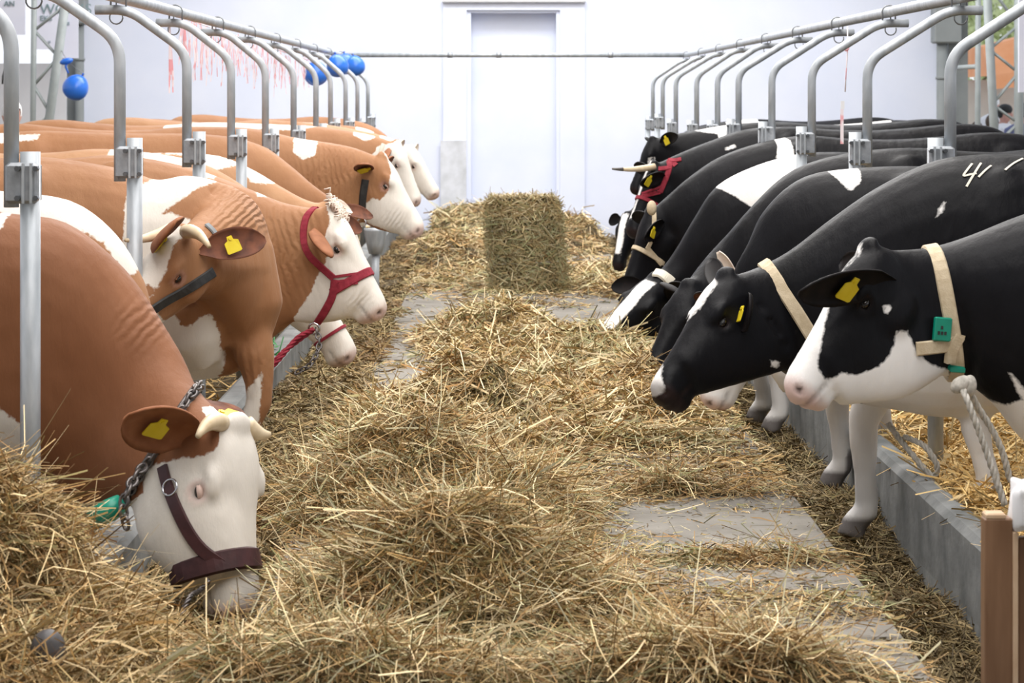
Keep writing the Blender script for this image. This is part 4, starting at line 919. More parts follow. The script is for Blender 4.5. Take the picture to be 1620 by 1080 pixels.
R3 = cow('black cow behind the big one, only its pink and white muzzle showing below', 10.0, -1,
    [(1450, 262, 1450, 610, .30), (1345, 266, 1345, 620, .27), (1270, 280, 1295, 620, .22), (1215, 325, 1255, 620, .18), (1185, 380, 1235, 615, .15)], (1165, 446, .0), (1098, 634, .0), (-.82, -.2, .45), 'blk', .0195, jaw=1.1, front=[((1322 - CX) * 10.2 / F, 10.2, -.19, (1352 - CX) * 10.1 / F), None], legwhite=.56,
    patches=[[(1306, 262), (1364, 262), (1362, 288), (1345, 304), (1336, 296), (1322, 278)], [(1080, 600), (1140, 600), (1200, 606), (1280, 565), (1300, 640), (1080, 660)], [(1118, 395), (1132, 395), (1128, 430), (1112, 435)]],
    ears=[dict(s=-1, base=(.03, -.05), tip=(1136, 386, .12), inn='ear_white', out='ear_white', width=.030, opening=(-.6, -.6, 0))], group=RG)
R4 = cow('dull black cow with its head turned to the viewer between two blazed heads', 11.9, -1,
    [(1440, 233, 1440, 560, .30), (1340, 242, 1340, 560, .27), (1255, 268, 1260, 560, .23), (1190, 325, 1200, 550, .19), (1140, 385, 1155, 530, .15)], (1088, 448, -.15), (1016, 590, -.38), (-.62, -.68, .42), 'blk', .0195, jaw=1.05, muzzle='dark', front=[((1226 - CX) * 12.0 / F, 12.0, -.2, (1245 - CX) * 12 / F), ((1205 - CX) * 12.3 / F, 12.4, -.2, (1215 - CX) * 12 / F)], legwhite=.56,
    ears=[dict(s=1, base=(.08, -.11), tip=(1112, 452, -.5), opening=(-.2, -.9, -.2), inn='ear_red', out='ear_black', width=.055), dict(s=-1, tip=(1052, 440, .15), inn='ear_black', out='ear_black')], group=RG)
R5 = cow('black cow with a long white blaze, white collar and a white patch behind the shoulder', 13.8, -1,
    [(1330, 240, 1330, 510, .30), (1265, 243, 1265, 515, .27), (1195, 262, 1205, 510, .235), (1134, 294, 1160, 500, .195), (1098, 345, 1128, 490, .16), (1066, 400, 1100, 478, .125)], (1040, 437, -.08), (926, 542, -.42), (-.42, -.62, .70), 'blk', .017, jaw=1.05, muzzle='dark', blaze=(.10, .80, .040),
    patches=[[(1100, 316), (1128, 285), (1209, 250), (1240, 232), (1274, 236), (1273, 269), (1235, 291), (1207, 318), (1191, 329), (1164, 311), (1135, 296)]], cuts=[[(900, 560), (935, 519), (950, 560)]],
    ears=[dict(s=-1, base=(.05, -.08), tip=(967, 442, .05), opening=(-.4, -.8, .2), inn='ear_black', out='ear_black', width=.05), dict(s=1, base=(.08, -.10), tip=(1085, 440, -.42), opening=(-.2, -.9, 0), inn='ear_black', out='ear_black')], group=RG)
R6 = cow('black cow in a cream webbing halter with a small yellow tag', 15.0, -1,
    [(1270, 214, 1270, 470, .30), (1200, 226, 1200, 470, .26), (1138, 248, 1140, 460, .21), (1090, 280, 1105, 440, .17), (1058, 308, 1080, 425, .14)], (1026, 331, -.03), (978, 456, -.12), (-.88, -.22, .35), 'blk', .0195, jaw=1.15, muzzle='dark',
    patches=[[(1226, 208), (1236, 212), (1252, 222), (1254, 250), (1226, 250), (1231, 232)], [(1010, 326), (1020, 322), (1022, 336), (1012, 342)]],
    ears=[dict(s=1, base=(.10, -.11), tip=(1019, 369, -.35), opening=(-.1, -.9, -.2), inn='ear_black', out='ear_black', tag_=True, tagat=.68), dict(s=-1, tip=(1000, 335, .15), inn='ear_black', out='ear_black')], group=RG)
R7 = cow('black cow with one pale horn and a red webbing halter', 16.8, -1,
    [(1250, 200, 1250, 420, .30), (1180, 204, 1180, 420, .27), (1125, 222, 1125, 400, .21), (1080, 240, 1085, 375, .16)], (1032, 258, -.05), (986, 366, -.2), (-.82, -.34, .4), 'blk', .0195, jaw=1.1, muzzle='dark', headwhite=None, blaze=(-.02, .8, .016),
    patches=[[(1000, 276), (1012, 284), (1008, 290), (994, 284)], [(1146, 234), (1162, 228), (1164, 232), (1148, 238)]],
    ears=[dict(s=1, base=(.12, -.10), tip=(1013, 282, -.38), opening=(-.1, -.9, -.2), inn='ear_black', out='ear_black', tag_=True, tagat=.72, tagsize=1.15), dict(s=-1, tip=(1003, 255, .15), inn='ear_black', out='ear_black')],
    horns=[dict(s=1, tip=(969, 267, -.28), base=(.06, .0), r=.026, dark=1, bend=(0, 0, -.01))], group=RG)
R8 = cow('black cow with raised ears above the red haltered one, yellow tag in its ear', 18.8, -1,
    [(1230, 192, 1230, 370, .30), (1160, 196, 1160, 370, .26), (1110, 204, 1110, 345, .2), (1066, 212, 1070, 320, .15)], (1030, 218, .0), (992, 300, -.1), (-.85, -.3, .4), 'blk', .024, muzzle='dark',
    patches=[[(1096, 205), (1130, 196), (1170, 196), (1175, 232), (1140, 232), (1135, 212), (1110, 208)], [(1025, 250), (1038, 248), (1036, 264), (1026, 266)]],
    ears=[dict(s=1, base=(.05, -.08), tip=(1072, 208, -.3), opening=(-.2, -.9, .1), inn='ear_black', out='ear_black', tag_=True, tagat=.45, tagsize=1.2), dict(s=-1, tip=(1026, 214, .2), inn='ear_black', out='ear_black')], group=RG)
R9 = cow('far black cow with a white striped lowered face beside the cream haltered head', 17.8, -1,
    [(1230, 205, 1230, 400, .28), (1150, 215, 1150, 400, .25), (1090, 245, 1090, 400, .19), (1030, 300, 1045, 410, .14)], (990, 338, -.1), (970, 420, -.3), (-.55, -.75, .25), 'blk', .024, muzzle='dark', blaze=(.02, .75, .035),
    ears=[dict(s=-1, base=(.03, -.06), tip=(963, 345, .0), opening=(-.2, -.9, 0), inn='ear_black', out='ear_black')], group=RG)
cow('far black cow with a white rump standing near the back wall on the right', 22.0, -1,
    [(1215, 193, 1215, 340, .3), (1150, 192, 1150, 340, .25), (1090, 205, 1090, 320, .18)], (1056, 226, .1), (1035, 300, .1), (-.85, -.2, .4), 'blk', .026, patches=[[(1290, 180), (1412, 180), (1412, 212), (1340, 208), (1290, 214)], [(1150, 188), (1280, 186), (1280, 196), (1150, 200)]], group=RG, keye=False)
cow('last black cow of the right row close to the far posts', 25.5, -1,
    [(1200, 188, 1200, 320, .3), (1145, 192, 1145, 320, .25), (1095, 202, 1095, 300, .18)], (1062, 222, .1), (1042, 290, .1), (-.85, -.2, .4), 'blk', .026, patches=[[(1170, 184), (1200, 184), (1200, 196), (1170, 194)]], group=RG, keye=False)

# ------------------------------------------------------------------ halters, collars, chains, ropes
# nearest brown cow: leather halter
strap(L1, 'cheek_strap', [(258, 738), (268, 775), (292, 830), (318, 868), (352, 893)], .042, 'leather_dark', True, th=.008)
noseband(L1, .72, .070, 'leather_dark', -.12, th=.010, rmax=.24)
p, n_ = surf(L1, 272, 772); ringobj(L1, p + n_ * .012, .026, n_, 'ring', .004, 'buckle')
p, n_ = surf(L1, 333, 905); ringobj(L1, p + n_ * .008 + np.array([0, -.01, -.01]), .028, nrm(n_ + np.array([.4, 0, .2])), 'ring', .005)
rope([p + [0, -.02, -.02], p + [-.03, -.03, -.05], A(300, 945, 7.1), A(280, 985, 7.05)], .008, 'chain', L1.root)
collar(L1, (300, 632), (188, 812), .035, 'chain', 'neck_chain_core', .004, dyt=-.16, dyb=-.16)
P_, d_ = L1.collar; bpy.data.objects.remove(L1.root.children[-1]); chain(np.vstack([P_ + d_ * .012, P_[:1] + d_[:1] * .012]), .040, .0052, 'chain', L1.root, 'neck_chain')
chain([A(228, 735, 7.2), A(205, 770, 7.12), A(195, 800, 7.1), A(200, 835, 7.1)], .045, .0055, 'chain', L1.root, 'loose_chain')
link('green_sleeve', *tube([A(150, 818, 7.18), A(175, 806, 7.14), A(192, 796, 7.16)], [.034, .036, .03], 14), M['green'], L1.root, label='green plastic sleeve on the neck chain')
# cow 3: black strap and grey collar
strap(L2, 'cheek_strap', [(238, 492), (265, 474), (300, 455), (338, 430)], .042, 'black_web', th=.008)
strap(L2, 'neck_strap', [(326, 356), (338, 368), (346, 386)], .028, 'grey_web')
# cow 4: red halter
strap(L3, 'head_strap', [(497, 330), (484, 345), (480, 375), (488, 402), (510, 424), (528, 440)], .036, 'red_web', True)
noseband(L3, .63, .045, 'red_web', .02)
for a, b in (((528, 438), (570, 432)), ((530, 446), (568, 440)), ((532, 454), (566, 447))): strap(L3, 'halter_cord', [a, ((a[0] + b[0]) / 2, (a[1] + b[1]) / 2), b], .014, 'red_web')
strap(L3, 'chin_strap', [(530, 442), (526, 468), (514, 492), (502, 510)], .040, 'red_web')
rc = A(497, 520, 11.5); ringobj(L3, rc, .028, (0.3, 1, .2), 'ring', .006)
for k_ in (0, .016): rope([rc + [0, -.01, 0], A(470, 535, 11.45) + [0, k_, -k_], A(440, 570, 11.4) + [0, k_, k_], A(410, 600, 11.4) + [k_, k_, 0]], .012, 'red_web', L3.root)
chain([rc + [.01, 0, 0], A(505, 545, 11.45), A(492, 575, 11.4), A(468, 590, 11.4)], .04, .005, 'chain', L3.root)
collar(L3, (415, 305), (425, 540), .006, 'red_web', 'neck_cord') if False else None
# cow 5: thin rope noseband
noseband(L3b, .72, .018, 'red_web', 0)
# cow 8: black strap
strap(L5, 'neck_strap', [(578, 284), (574, 310), (572, 342)], .055, 'black_web', th=.012)
ringobj(L5, A(572, 352, 16.1), .03, (.2, 1, 0), 'ring', .006)
strap(L6, 'halter_strap', [(606, 228), (602, 240), (600, 252)], .03, 'white_web')
# right, nearest: cream collar with green tags
collar(R1, (1474, 392), (1512, 604), .052, 'cream_web', dyb=-.02, dyt=-.02)
p, n_ = surf(R1, 1487, 520); up = np.array([.10, 0, 1.]); up = nrm(up - n_ * np.dot(up, n_)); rt = np.cross(up, n_)
link('collar_tag', *box(p + n_ * .016, (.062, .016, .078), ax=[rt, n_, up], bevel=.004), M['green'], R1.root, False, label='green plastic number tag on the collar')
mb = MB()
for dx, dz in ((-.016, -.012), (-.004, -.012), (.008, -.012), (-.006, .006)): mb.add(*box(p + n_ * .0245 + rt * dx + up * dz, (.008, .002, .011), ax=[rt, n_, up]))
link('tag_print', *mb.get(), M['black_web'], R1.root, False)
strap(R1, 'collar_tail', [(1448, 552), (1475, 549), (1500, 545), (1514, 534), (1517, 528)], .046, 'cream_web', th=.008)
strap(R1, 'collar_tail', [(1517, 530), (1504, 552), (1500, 572)], .042, 'cream_web', th=.014)
p, n_ = surf(R1, 1510, 580); link('buckle', *box(p + n_ * .012, (.055, .02, .020), ax=[rt, n_, up], bevel=.004), M['green'], R1.root, False, label='green buckle')
kc = A(1520, 608, 7.55)
link('rope_knot', *ellipsoid(kc, [[.035, 0, .01], [0, .03, 0], [0, 0, .028]]), M['rope'], R1.root)
link('rope_knot', *ellipsoid(kc + [.028, .0, -.005], [[.022, 0, -.012], [0, .025, 0], [.01, 0, .034]]), M['rope'], R1.root)
rope([kc, A(1533, 640, 7.5), A(1560, 712, 7.5), A(1590, 800, 7.5)], .011, 'rope', R1.root)
rope([kc + [.02, .03, 0], A(1545, 640, 7.62), A(1580, 700, 7.64), A(1600, 765, 7.66)], .011, 'rope', R1.root)
# big black cow
collar(R2, (1208, 412), (1284, 534), .050, 'cream_web', dyt=-.05, dyb=-.08)
for seg in ([(1538, 260), (1530, 270), (1524, 279), (1534, 277), (1545, 275)], [(1552, 259), (1541, 276), (1529, 296)], [(1568, 263), (1558, 271), (1548, 281)], [(1590, 270), (1604, 259), (1618, 252)]): strap(R2, 'brand_mark', seg, .009, 'white_web', sub=4, th=.001, label='white number mark')
rope([A(1405, 670, 8.9), A(1440, 715, 8.8), A(1475, 752, 8.75), A(1482, 735, 8.72), A(1462, 705, 8.75), A(1430, 690, 8.85)], .011, 'rope', R2.root)
collar(R5, (1044, 428), (1062, 448), .05, 'white_web', dyt=-.10, dyb=-.10) if False else strap(R5, 'collar', [(1036, 432), (1046, 434), (1056, 441), (1062, 447)], .065, 'white_web', th=.012)
# cream halter
noseband(R6, .50, .030, 'cream_web', -.12)
strap(R6, 'head_strap', [(1034, 330), (1035, 350), (1031, 376), (1024, 394)], .030, 'cream_web', True)
strap(R6, 'chin_strap', [(1024, 392), (1036, 406), (1046, 418)], .030, 'cream_web', True)
link('halter_knot', *ellipsoid(A(1031, 329, 14.75), [[.03, 0, .015], [0, .03, 0], [-.01, 0, .045]]), M['cream_web'], R6.root)
# red halter
noseband(R7, .50, .030, 'red_web', .0)
strap(R7, 'head_strap', [(1062, 248), (1058, 270), (1050, 290), (1044, 304)], .040, 'red_web', True)
for a, b in (((1048, 294), (1016, 306)), ((1046, 300), (1016, 309)), ((1044, 305), (1018, 311))): strap(R7, 'halter_cord', [a, ((a[0] + b[0]) / 2, (a[1] + b[1]) / 2), b], .016, 'red_web')
strap(R7, 'head_strap', [(1046, 248), (1054, 252), (1066, 254), (1078, 252)], .035, 'red_web')

def forelock(c, n, m, u0=.02, ln=.05):
    mb = MB()
    for i in range(n):
        p = c.hp(u0 + RNG.normal(0, .05), .012 + RNG.random() * .006, RNG.normal(0, .045)); d = nrm(c.D * (.5 + RNG.random()) + c.V * RNG.uniform(.2, 1) + c.W * RNG.normal(0, .7)); e = c.D * ln * .6 - c.V * .02
        V, Fs = tube([p - c.V * .02, p + d * ln * .5, p + d * ln * .6 + e * .6, p + d * ln * .5 + e], [.004, .005, .004, .0015], 4); mb.add(V, Fs)
    return link('forelock', *mb.get(), M[m], c.root, kind='stuff', label='curly pale forelock')
forelock(L3, 150, 'ear_white', .0, .03)
# ------------------------------------------------------------------ balloons and streamers
def balloon(px, py, Y, r, label, squash=1.08, group='blue balloons', tilt=0):
    c = A(px, py, Y); o = empty('balloon', c, label, 'balloon', group); n = 24; V = []; Fs = []; m = 16
    dn = nrm(np.array([math.sin(tilt), 0, -math.cos(tilt)])); u = nrm(np.cross(dn, [0, 1, 0])); w = np.cross(dn, u)
    for i in range(m + 1):
        q = math.pi * i / m; z = math.cos(q) * squash; rr = math.sin(q) * (1 - .10 * math.cos(q + math.pi))
        if i == m: rr = .03
        for k in range(n): a = 2 * math.pi * k / n; V.append(c - dn * z * r + (u * math.cos(a) + w * math.sin(a)) * rr * r)
    for i in range(m):
        for k in range(n): Fs.append((i * n + k, i * n + (k + 1) % n, (i + 1) * n + (k + 1) % n, (i + 1) * n + k))
    link('skin', V, Fs, M['balloon'], o)
    rr_ = rail_at(-1, min(Y, 27.2)); a_ = c + dn * r * (squash + .2)
    link('string', *tube([a_, (a_ + rr_) / 2 + [0, 0, -.03], rr_] if px > 300 else [a_, a_ + [-.05, .02, .03], A(105, 97, 26.0)], .004, 5), M['wire'], o)
    link('neck', *tube([c + dn * r * squash, c + dn * r * (squash + .12), c + dn * r * (squash + .2)], [.05 * r, .07 * r, .13 * r], 10), M['balloon'], o)
    return o
sp = lambda px: 3
b0 = balloon(120, 138, 26.0, 20.5 * 26 / F, 'round blue balloon alone at the left, hanging before the grey corner column', 1.02, tilt=math.pi - .5)
c = A(105, 97, 26.0)
o = empty('balloon', c, 'small limp blue balloon above the round one at the left', 'balloon', 'blue balloons')
link('skin', *ellipsoid(c, [[.075, 0, .02], [0, .05, 0], [-.012, 0, .035]]), M['balloon'], o)
link('neck', *tube([c + [0, 0, -.02], A(104, 106, 26), A(108, 116, 26)], [.02, .012, .01], 8), M['balloon'], o)
link('string', *tube([A(108, 116, 26), A(104, 92, 26.4), A(97, 80, 27.2)], .004, 6), M['wire'], o)
for px, py, Y, r, lb in ((500, 116, 22.4, 19, 'blue balloon in the middle of the left rail, nearest of the rail balloons'), (534, 104, 24.6, 17.5, 'second blue balloon under the left rail, partly behind the bent pipes'), (548, 101, 26.2, 16, 'blue balloon squeezed between two others under the left rail'), (562, 104, 25.6, 15.5, 'rightmost blue balloon where the left rail meets the cross rail')):
    balloon(px, py, Y, r * Y / F, lb, 1.05, tilt=math.pi + .2)
def fringe():
    mb = MB()
    for i in range(118):
        t = (i + RNG.random()) / 118; px = 285 + 205 * t + RNG.normal(0, 3); y0 = 30 + 68 * t + RNG.normal(0, 4); ln = (88 - 42 * t) * (.55 + .6 * RNG.random()); Y = 15.5 + 7 * t
        if 455 < px < 480 and RNG.random() < .3: continue
        P = [A(px + RNG.normal(0, .8), y0 + ln * q, Y) + np.array([.008 * math.sin(i + q * 5), .01 * math.cos(i * 2 + q * 4), 0]) for q in np.linspace(0, 1, 5)]; w = .0028
        V = []; 
        for p in P: V += [p + [w, 0, 0], p - [w, 0, 0]]
        mb.add(V, [(2 * k, 2 * k + 1, 2 * k + 3, 2 * k + 2) for k in range(4)])
    a, b = A(282, 26, 15.5), A(490, 96, 22.5)
    mb.add(*tube(np.linspace(a, b, 6), .004, 5))
    o = link('streamer_fringe', *mb.get(), M['ribbon'], None, False); tag(o, 'curtain of thin red and white streamers hanging under the left rail', 'streamer', kind='stuff')
    for j, (px, y0, y1, Y) in enumerate(((268, 34, 148, 13.2), (292, 32, 100, 13.4))):
        mb = MB()
        for k in range(9):
            x = px + RNG.normal(2, 4); l = y0 + (y1 - y0) * (.55 + .45 * RNG.random()); P = [A(px + (x - px) * q, y0 + (l - y0) * q, Y - .004 * k - .02 * q) for q in np.linspace(0, 1, 5)]; V = []
            for p in P: V += [p + [.0035, 0, 0], p - [.0035, 0, 0]]
            mb.add(V, [(2 * q, 2 * q + 1, 2 * q + 3, 2 * q + 2) for q in range(4)])
        o = link('streamer_bunch', *mb.get(), M['ribbon'], None, False); tag(o, ('longest' if j == 0 else 'shorter') + ' bunch of red and white streamers under the left rail' + (', hung from a ring hook' if j == 0 else ', beside the longest one'), 'streamer', kind='stuff')
fringe()
P = [A(1341, 42, 13.4), A(1341, 75, 13.4), A(1339, 110, 13.4), A(1337, 145, 13.4)]
o = empty('hanging_tape', P[0], 'thin red tape with a white tag hanging from the right rail', 'tape')
link('tape', *tube(P, .0035, 6), M['ribbon'], o); link('knot', *ellipsoid(A(1340, 78, 13.38), [[.014, 0, .006], [0, .01, 0], [0, 0, .01]]), M['ribbon'], o)
link('tape_tail', *box(A(1332, 200, 13.4), (.018, .003, .2)), M['ribbon'], o, False); link('white_tag', *box(A(1333, 166, 13.4), (.022, .004, .045)), M['white_cloth'], o, False)

# ------------------------------------------------------------------ wooden stand in the near right corner
Yf = 5.75
def pb(x0, x1, y0, y1, Y, t, m, nm, o, bev=.004):
    a, b = A(x0, y1, Y), A(x1, y0, Y); return link(nm, *box(((a[0] + b[0]) / 2, Y + t / 2, (a[2] + b[2]) / 2), (b[0] - a[0], t, b[2] - a[2]), bevel=bev), m, o, False)
o = empty('wooden_stand', A(1590, 1150, Yf), 'brown wooden stand with a worn edge in the near right corner', 'stand')
pb(1558, 1603, 820, 1180, Yf, .05, M['wood'], 'upright', o); pb(1603, 1611, 842, 1180, Yf - .008, .066, M['wood_edge'], 'edge_strip', o, .002)
pb(1611, 1700, 850, 1180, Yf + .02, .03, M['wood'], 'panel', o); pb(1560, 1592, 812, 822, Yf, .05, M['wood_edge'], 'worn_cap', o)
c = A(1650, 800, Yf + .02); n = 40; m = 18; V = []; Fs = []
for i in range(m + 1):
    q = math.pi * i / m
    for k in range(n):
        a = 2 * math.pi * k / n; pw = lambda t: math.copysign(abs(t) ** .35, t)
        d = np.array([pw(math.sin(q)) * pw(math.cos(a)), pw(math.sin(q)) * pw(math.sin(a)), pw(math.cos(q))]); wob = 1 + .10 * math.sin(3.1 * a + 2 * q) + .06 * math.sin(7 * a - 3 * q)
        p = c + d * np.array([.078, .06, .055]) * wob; p[2] -= .030 * (d[0] > -.2) * max(0, d[0] + .2) * (d[2] < 0) - .006 * math.sin(5 * a + 3 * q); V.append(p)
for i in range(m):
    for k in range(n): Fs.append((i * n + k, i * n + (k + 1) % n, (i + 1) * n + (k + 1) % n, (i + 1) * n + k))
w = link('plastic_sheet', V, Fs, M['white_cloth'], None, True); tag(w, 'crumpled white plastic sheet on top of the wooden stand', 'sheet')
# dark round stone-like knob in the hay, steel drinker, plants
c = A(76, 1030, 5.80); q = np.linspace(0, math.pi / 2, 7)
o = link('rubber_stump', *tube([c + [.012, .02, -.16], c + [.006, .01, -.05]] + [c + [0, 0, .0 + .055 * math.sin(t)] for t in q], [.046, .046] + [max(.004, .045 * math.cos(t)) for t in q], 18), simple('dark_rubber', (.05, .047, .05), (.08, .075, .078), 10, .5), None)
tag(o, 'dark grey rounded rubber stump half sunk in the hay at the near left corner', 'stump')
c = A(594, 376, 17.6)
o = empty('water_bowl', [c[0], c[1], -.1], 'grey metal drinking bowl under the white faced cow with black strap', 'bowl')
link('bowl', *tube([c + [0, 0, -.12], c + [0, 0, -.04], c + [0, 0, .05], c + [0, 0, .07]], [.05, .07, .085, .088], 16), M['galv'], o)
link('bowl_stem', *rod([c[0], c[1], -.1], c + [0, 0, -.1], .03, 10), M['galv'], o)
for (px, py, Y, lb) in ((426, 548, 13.2, 'green leafy stalks behind the left trough below the red rope'),):
    c = A(px, py, Y); o = empty('leafy_plant', c - [0, 0, .12], lb, 'plant'); mb = MB()
    for k in range(4):
        link('stem', *tube([c + [(k - 1.5) * .02, 0, -.12], c + [(k - 1.5) * .05, .02 * k, .05]], .004, 5), M['pleaf'], o)
    for k in range(16):
        d = nrm(RNG.normal(0, 1, 3)); u = nrm(np.cross(d, [0, 0, 1])); p = c + RNG.normal(0, .055, 3) * [1, .5, .8]; ln, wd = .05, .022; nn = np.cross(d, u)
        link('leaf', [p, p + d * ln * .5 + u * wd + nn * .006, p + d * ln, p + d * ln * .5 - u * wd + nn * .006, p + d * ln * .5], [(0, 1, 4), (1, 2, 4), (2, 3, 4), (3, 0, 4)], M['pleaf'], o)

# ------------------------------------------------------------------ what stands behind the corners: trusses, banners, people, greenery
def truss(name, label, c0, c1, rows, r0, r1, Yt, depth, col='truss'):
    """two chords given as (x top, x bottom) photo columns, with zigzag braces at the given rows"""
    o = empty(name, A((c0[1] + c1[1]) / 2, 215, Yt) * [1, 1, 0] + [0, 0, -.17], label, 'truss')
    def ch(c, y): return A(c[0] + (c[1] - c[0]) * (y / 210.0), y, Yt)
    for c, r in ((c0, r0), (c1, r1)): link('chord', *rod(ch(c, -160), ch(c, 400), r, 10), M[col], o)
    for dy in ([0, depth] if depth else [0]):
        for i in range(len(rows) - 1):
            a = ch(c0 if i % 2 == 0 else c1, rows[i]); b = ch(c1 if i % 2 == 0 else c0, rows[i + 1]); link('brace', *rod(a + [0, dy, 0], b + [0, dy, 0], .014, 8), M[col], o)
    return o
truss('lattice_truss', 'grey steel lattice truss at the far left beside the banners', (54, 52), (104, 75), [-60, 8, 48, 90, 135, 180, 205, 240], .034, .055, 27.2, .06)
truss('lattice_truss', 'grey steel lattice truss at the far right in front of the bright yard', (1562, 1573), (1612, 1612), [-30, 40, 78, 115, 165, 195, 230], .05, .055, 27.0, .05)
for px, nm, lb, r in ((1548, 'pole', 'slim white pole between the corner column and the right truss', .035),):
    o = link('pole', *rod(A(px, -150, 28.6), A(px - 2, 400, 28.6) * [1, 1, 1], r, 12), M['truss'], None); tag(o, lb, 'pole')
o = link('fence_rail', *rod(A(1520, 106, 28.6) + [0, .8, 0], A(1547, 105, 28.6), .03, 8), M['truss'], None); tag(o, 'short grey rail between the right corner column and the slim pole', 'rail')
o = link('panel', *box(A(1634, 40, 26.2), (.32, .05, 1.5)), M['banner'], None, False); tag(o, 'pale lilac sheet hanging at the far right edge', 'sheet')
def banner(x0, x1, y0, y1, Y, label, texts):
    a, b = A(x0, y1, Y), A(x1, y0, Y); o = empty('banner', [(a[0] + b[0]) / 2, Y, a[2]], label, 'banner')
    link('sheet', *box(((a[0] + b[0]) / 2, Y, (a[2] + b[2]) / 2), (b[0] - a[0], .03, b[2] - a[2])), M['banner'], o, False)
    for (txt, px, py, h) in texts:
        cu = bpy.data.curves.new('lettering', 'FONT'); cu.body = txt; cu.size = h * Y / F * 1.35; cu.extrude = .004; t0 = bpy.data.objects.new('tmp', cu); COL.objects.link(t0); bpy.context.view_layer.update()
        me = bpy.data.meshes.new_from_object(t0.evaluated_get(bpy.context.evaluated_depsgraph_get())); bpy.data.objects.remove(t0); t = bpy.data.objects.new('lettering', me); COL.objects.link(t); me.materials.clear()
        p = A(px, py, Y - .022); t.location = tuple(p - BASE[o.name]); t.rotation_euler = (math.pi / 2, 0, 0); t.parent = o; me.materials.append(M['ink'])
    return o
banner(-40, 40, -80, 55, 28.6, 'pale banner reading AN at the top left corner', [('AN', 6, 10, 9)])
banner(57, 92, -90, 78, 28.8, 'pale banner with grey green lettering behind the left truss', [('WORKS', 63, 22, 17), ('EKS', 63, 33, 9), ('u', 76, 68, 6)])
banner(94, 124, -90, 92, 29.4, 'narrow lilac banner beside the left corner column', [('II', 106, 40, 6)])
o = link('partition', *box((A(-30, 0, 29.8)[0], 29.8, 0.9), (A(105, 0, 29.8)[0] - A(-165, 0, 29.8)[0], .08, 2.5 * .88)), M['panel'], None, False); tag(o, 'long light grey partition behind the left truss', 'partition')
o = link('hanging_tassel', *tube([A(9, 30, 28.584), A(9, 50, 28.584), A(8, 106, 28.5), A(5, 120, 28.5), A(4, 133, 28.5)], [.004, .004, .004, .014, .012], 8), M['black_web'], None); tag(o, 'thin dark tassel hanging before the grey partition at the far left', 'tassel')
# yard outside
yd = structure('floor_yard', *box((14, 45, -.16), (22, 60, .06)), M['yard'], 'pale ground of the bright yard outside')
o = empty('market_tent', A(1600, 200, 44) * [1, 1, 0], 'orange topped market tent in the yard at the far right', 'tent')
a, b = A(1548, 150, 44), A(1680, 100, 44)
V = [[a[0], 43, 2.0], [b[0], 43, 2.25], [b[0], 45.5, 2.25], [a[0], 45.5, 2.0], [a[0], 43.6, 2.55], [b[0], 43.6, 2.95], [b[0], 45, 2.95], [a[0], 45, 2.55], [a[0], 42.9, 1.75], [b[0], 42.9, 1.9]]
link('tent_roof', V, [(0, 1, 5, 4), (1, 2, 6, 5), (2, 3, 7, 6), (3, 0, 4, 7), (4, 5, 6, 7), (8, 9, 1, 0)], M['awning'], o, False)
for X in (a[0] + .1, b[0] - .1): link('tent_pole', *rod((X, 43.1, -.13), (X, 43.1, 2.1), .04, 8), M['truss'], o)
link('tent_wall', *box(((a[0] + b[0]) / 2, 45.3, .9), (b[0] - a[0], .05, 2.1)), simple('tent_canvas', (.62, .58, .50), (.68, .64, .56), 2, .8), o, False)
def tree(px, Y, h, label):
    x = (px - CX) * Y / F; o = empty('tree', (x, Y, -.13), label, 'tree', 'trees beyond the yard')
    link('trunk', *tube([(x, Y, -.13), (x + .1, Y, h * .3), (x - .1, Y, h * .6)], [.22, .18, .12], 10), M['trunk'], o)
    n = 2600; d = RNG.normal(0, 1, (n, 3)); d /= np.linalg.norm(d, axis=1, keepdims=True); r = RNG.random(n) ** .4; P = d * r[:, None] * [h * .34, h * .34, h * .36] + [x, Y, h * .66]
    P += (fbm(P[:, 0] * 1.2, P[:, 2] * 1.2, 3, 2) - .5)[:, None] * d * 1.2
    u = RNG.normal(0, 1, (n, 3)); u /= np.linalg.norm(u, axis=1, keepdims=True); w = np.cross(u, d); s = .16
    V = np.stack([P - u * s, P + w * s * .5, P + u * s, P - w * s * .5], 1).reshape(-1, 3); link('foliage', V, np.arange(n * 4).reshape(n, 4), M['leaf'], o, False, kind='stuff')
tree(1560, 70, 5.6, 'pale green tree seen past the slim pole at the far right')
tree(1720, 66, 6.0, 'pale green tree behind the orange tent at the far right edge')

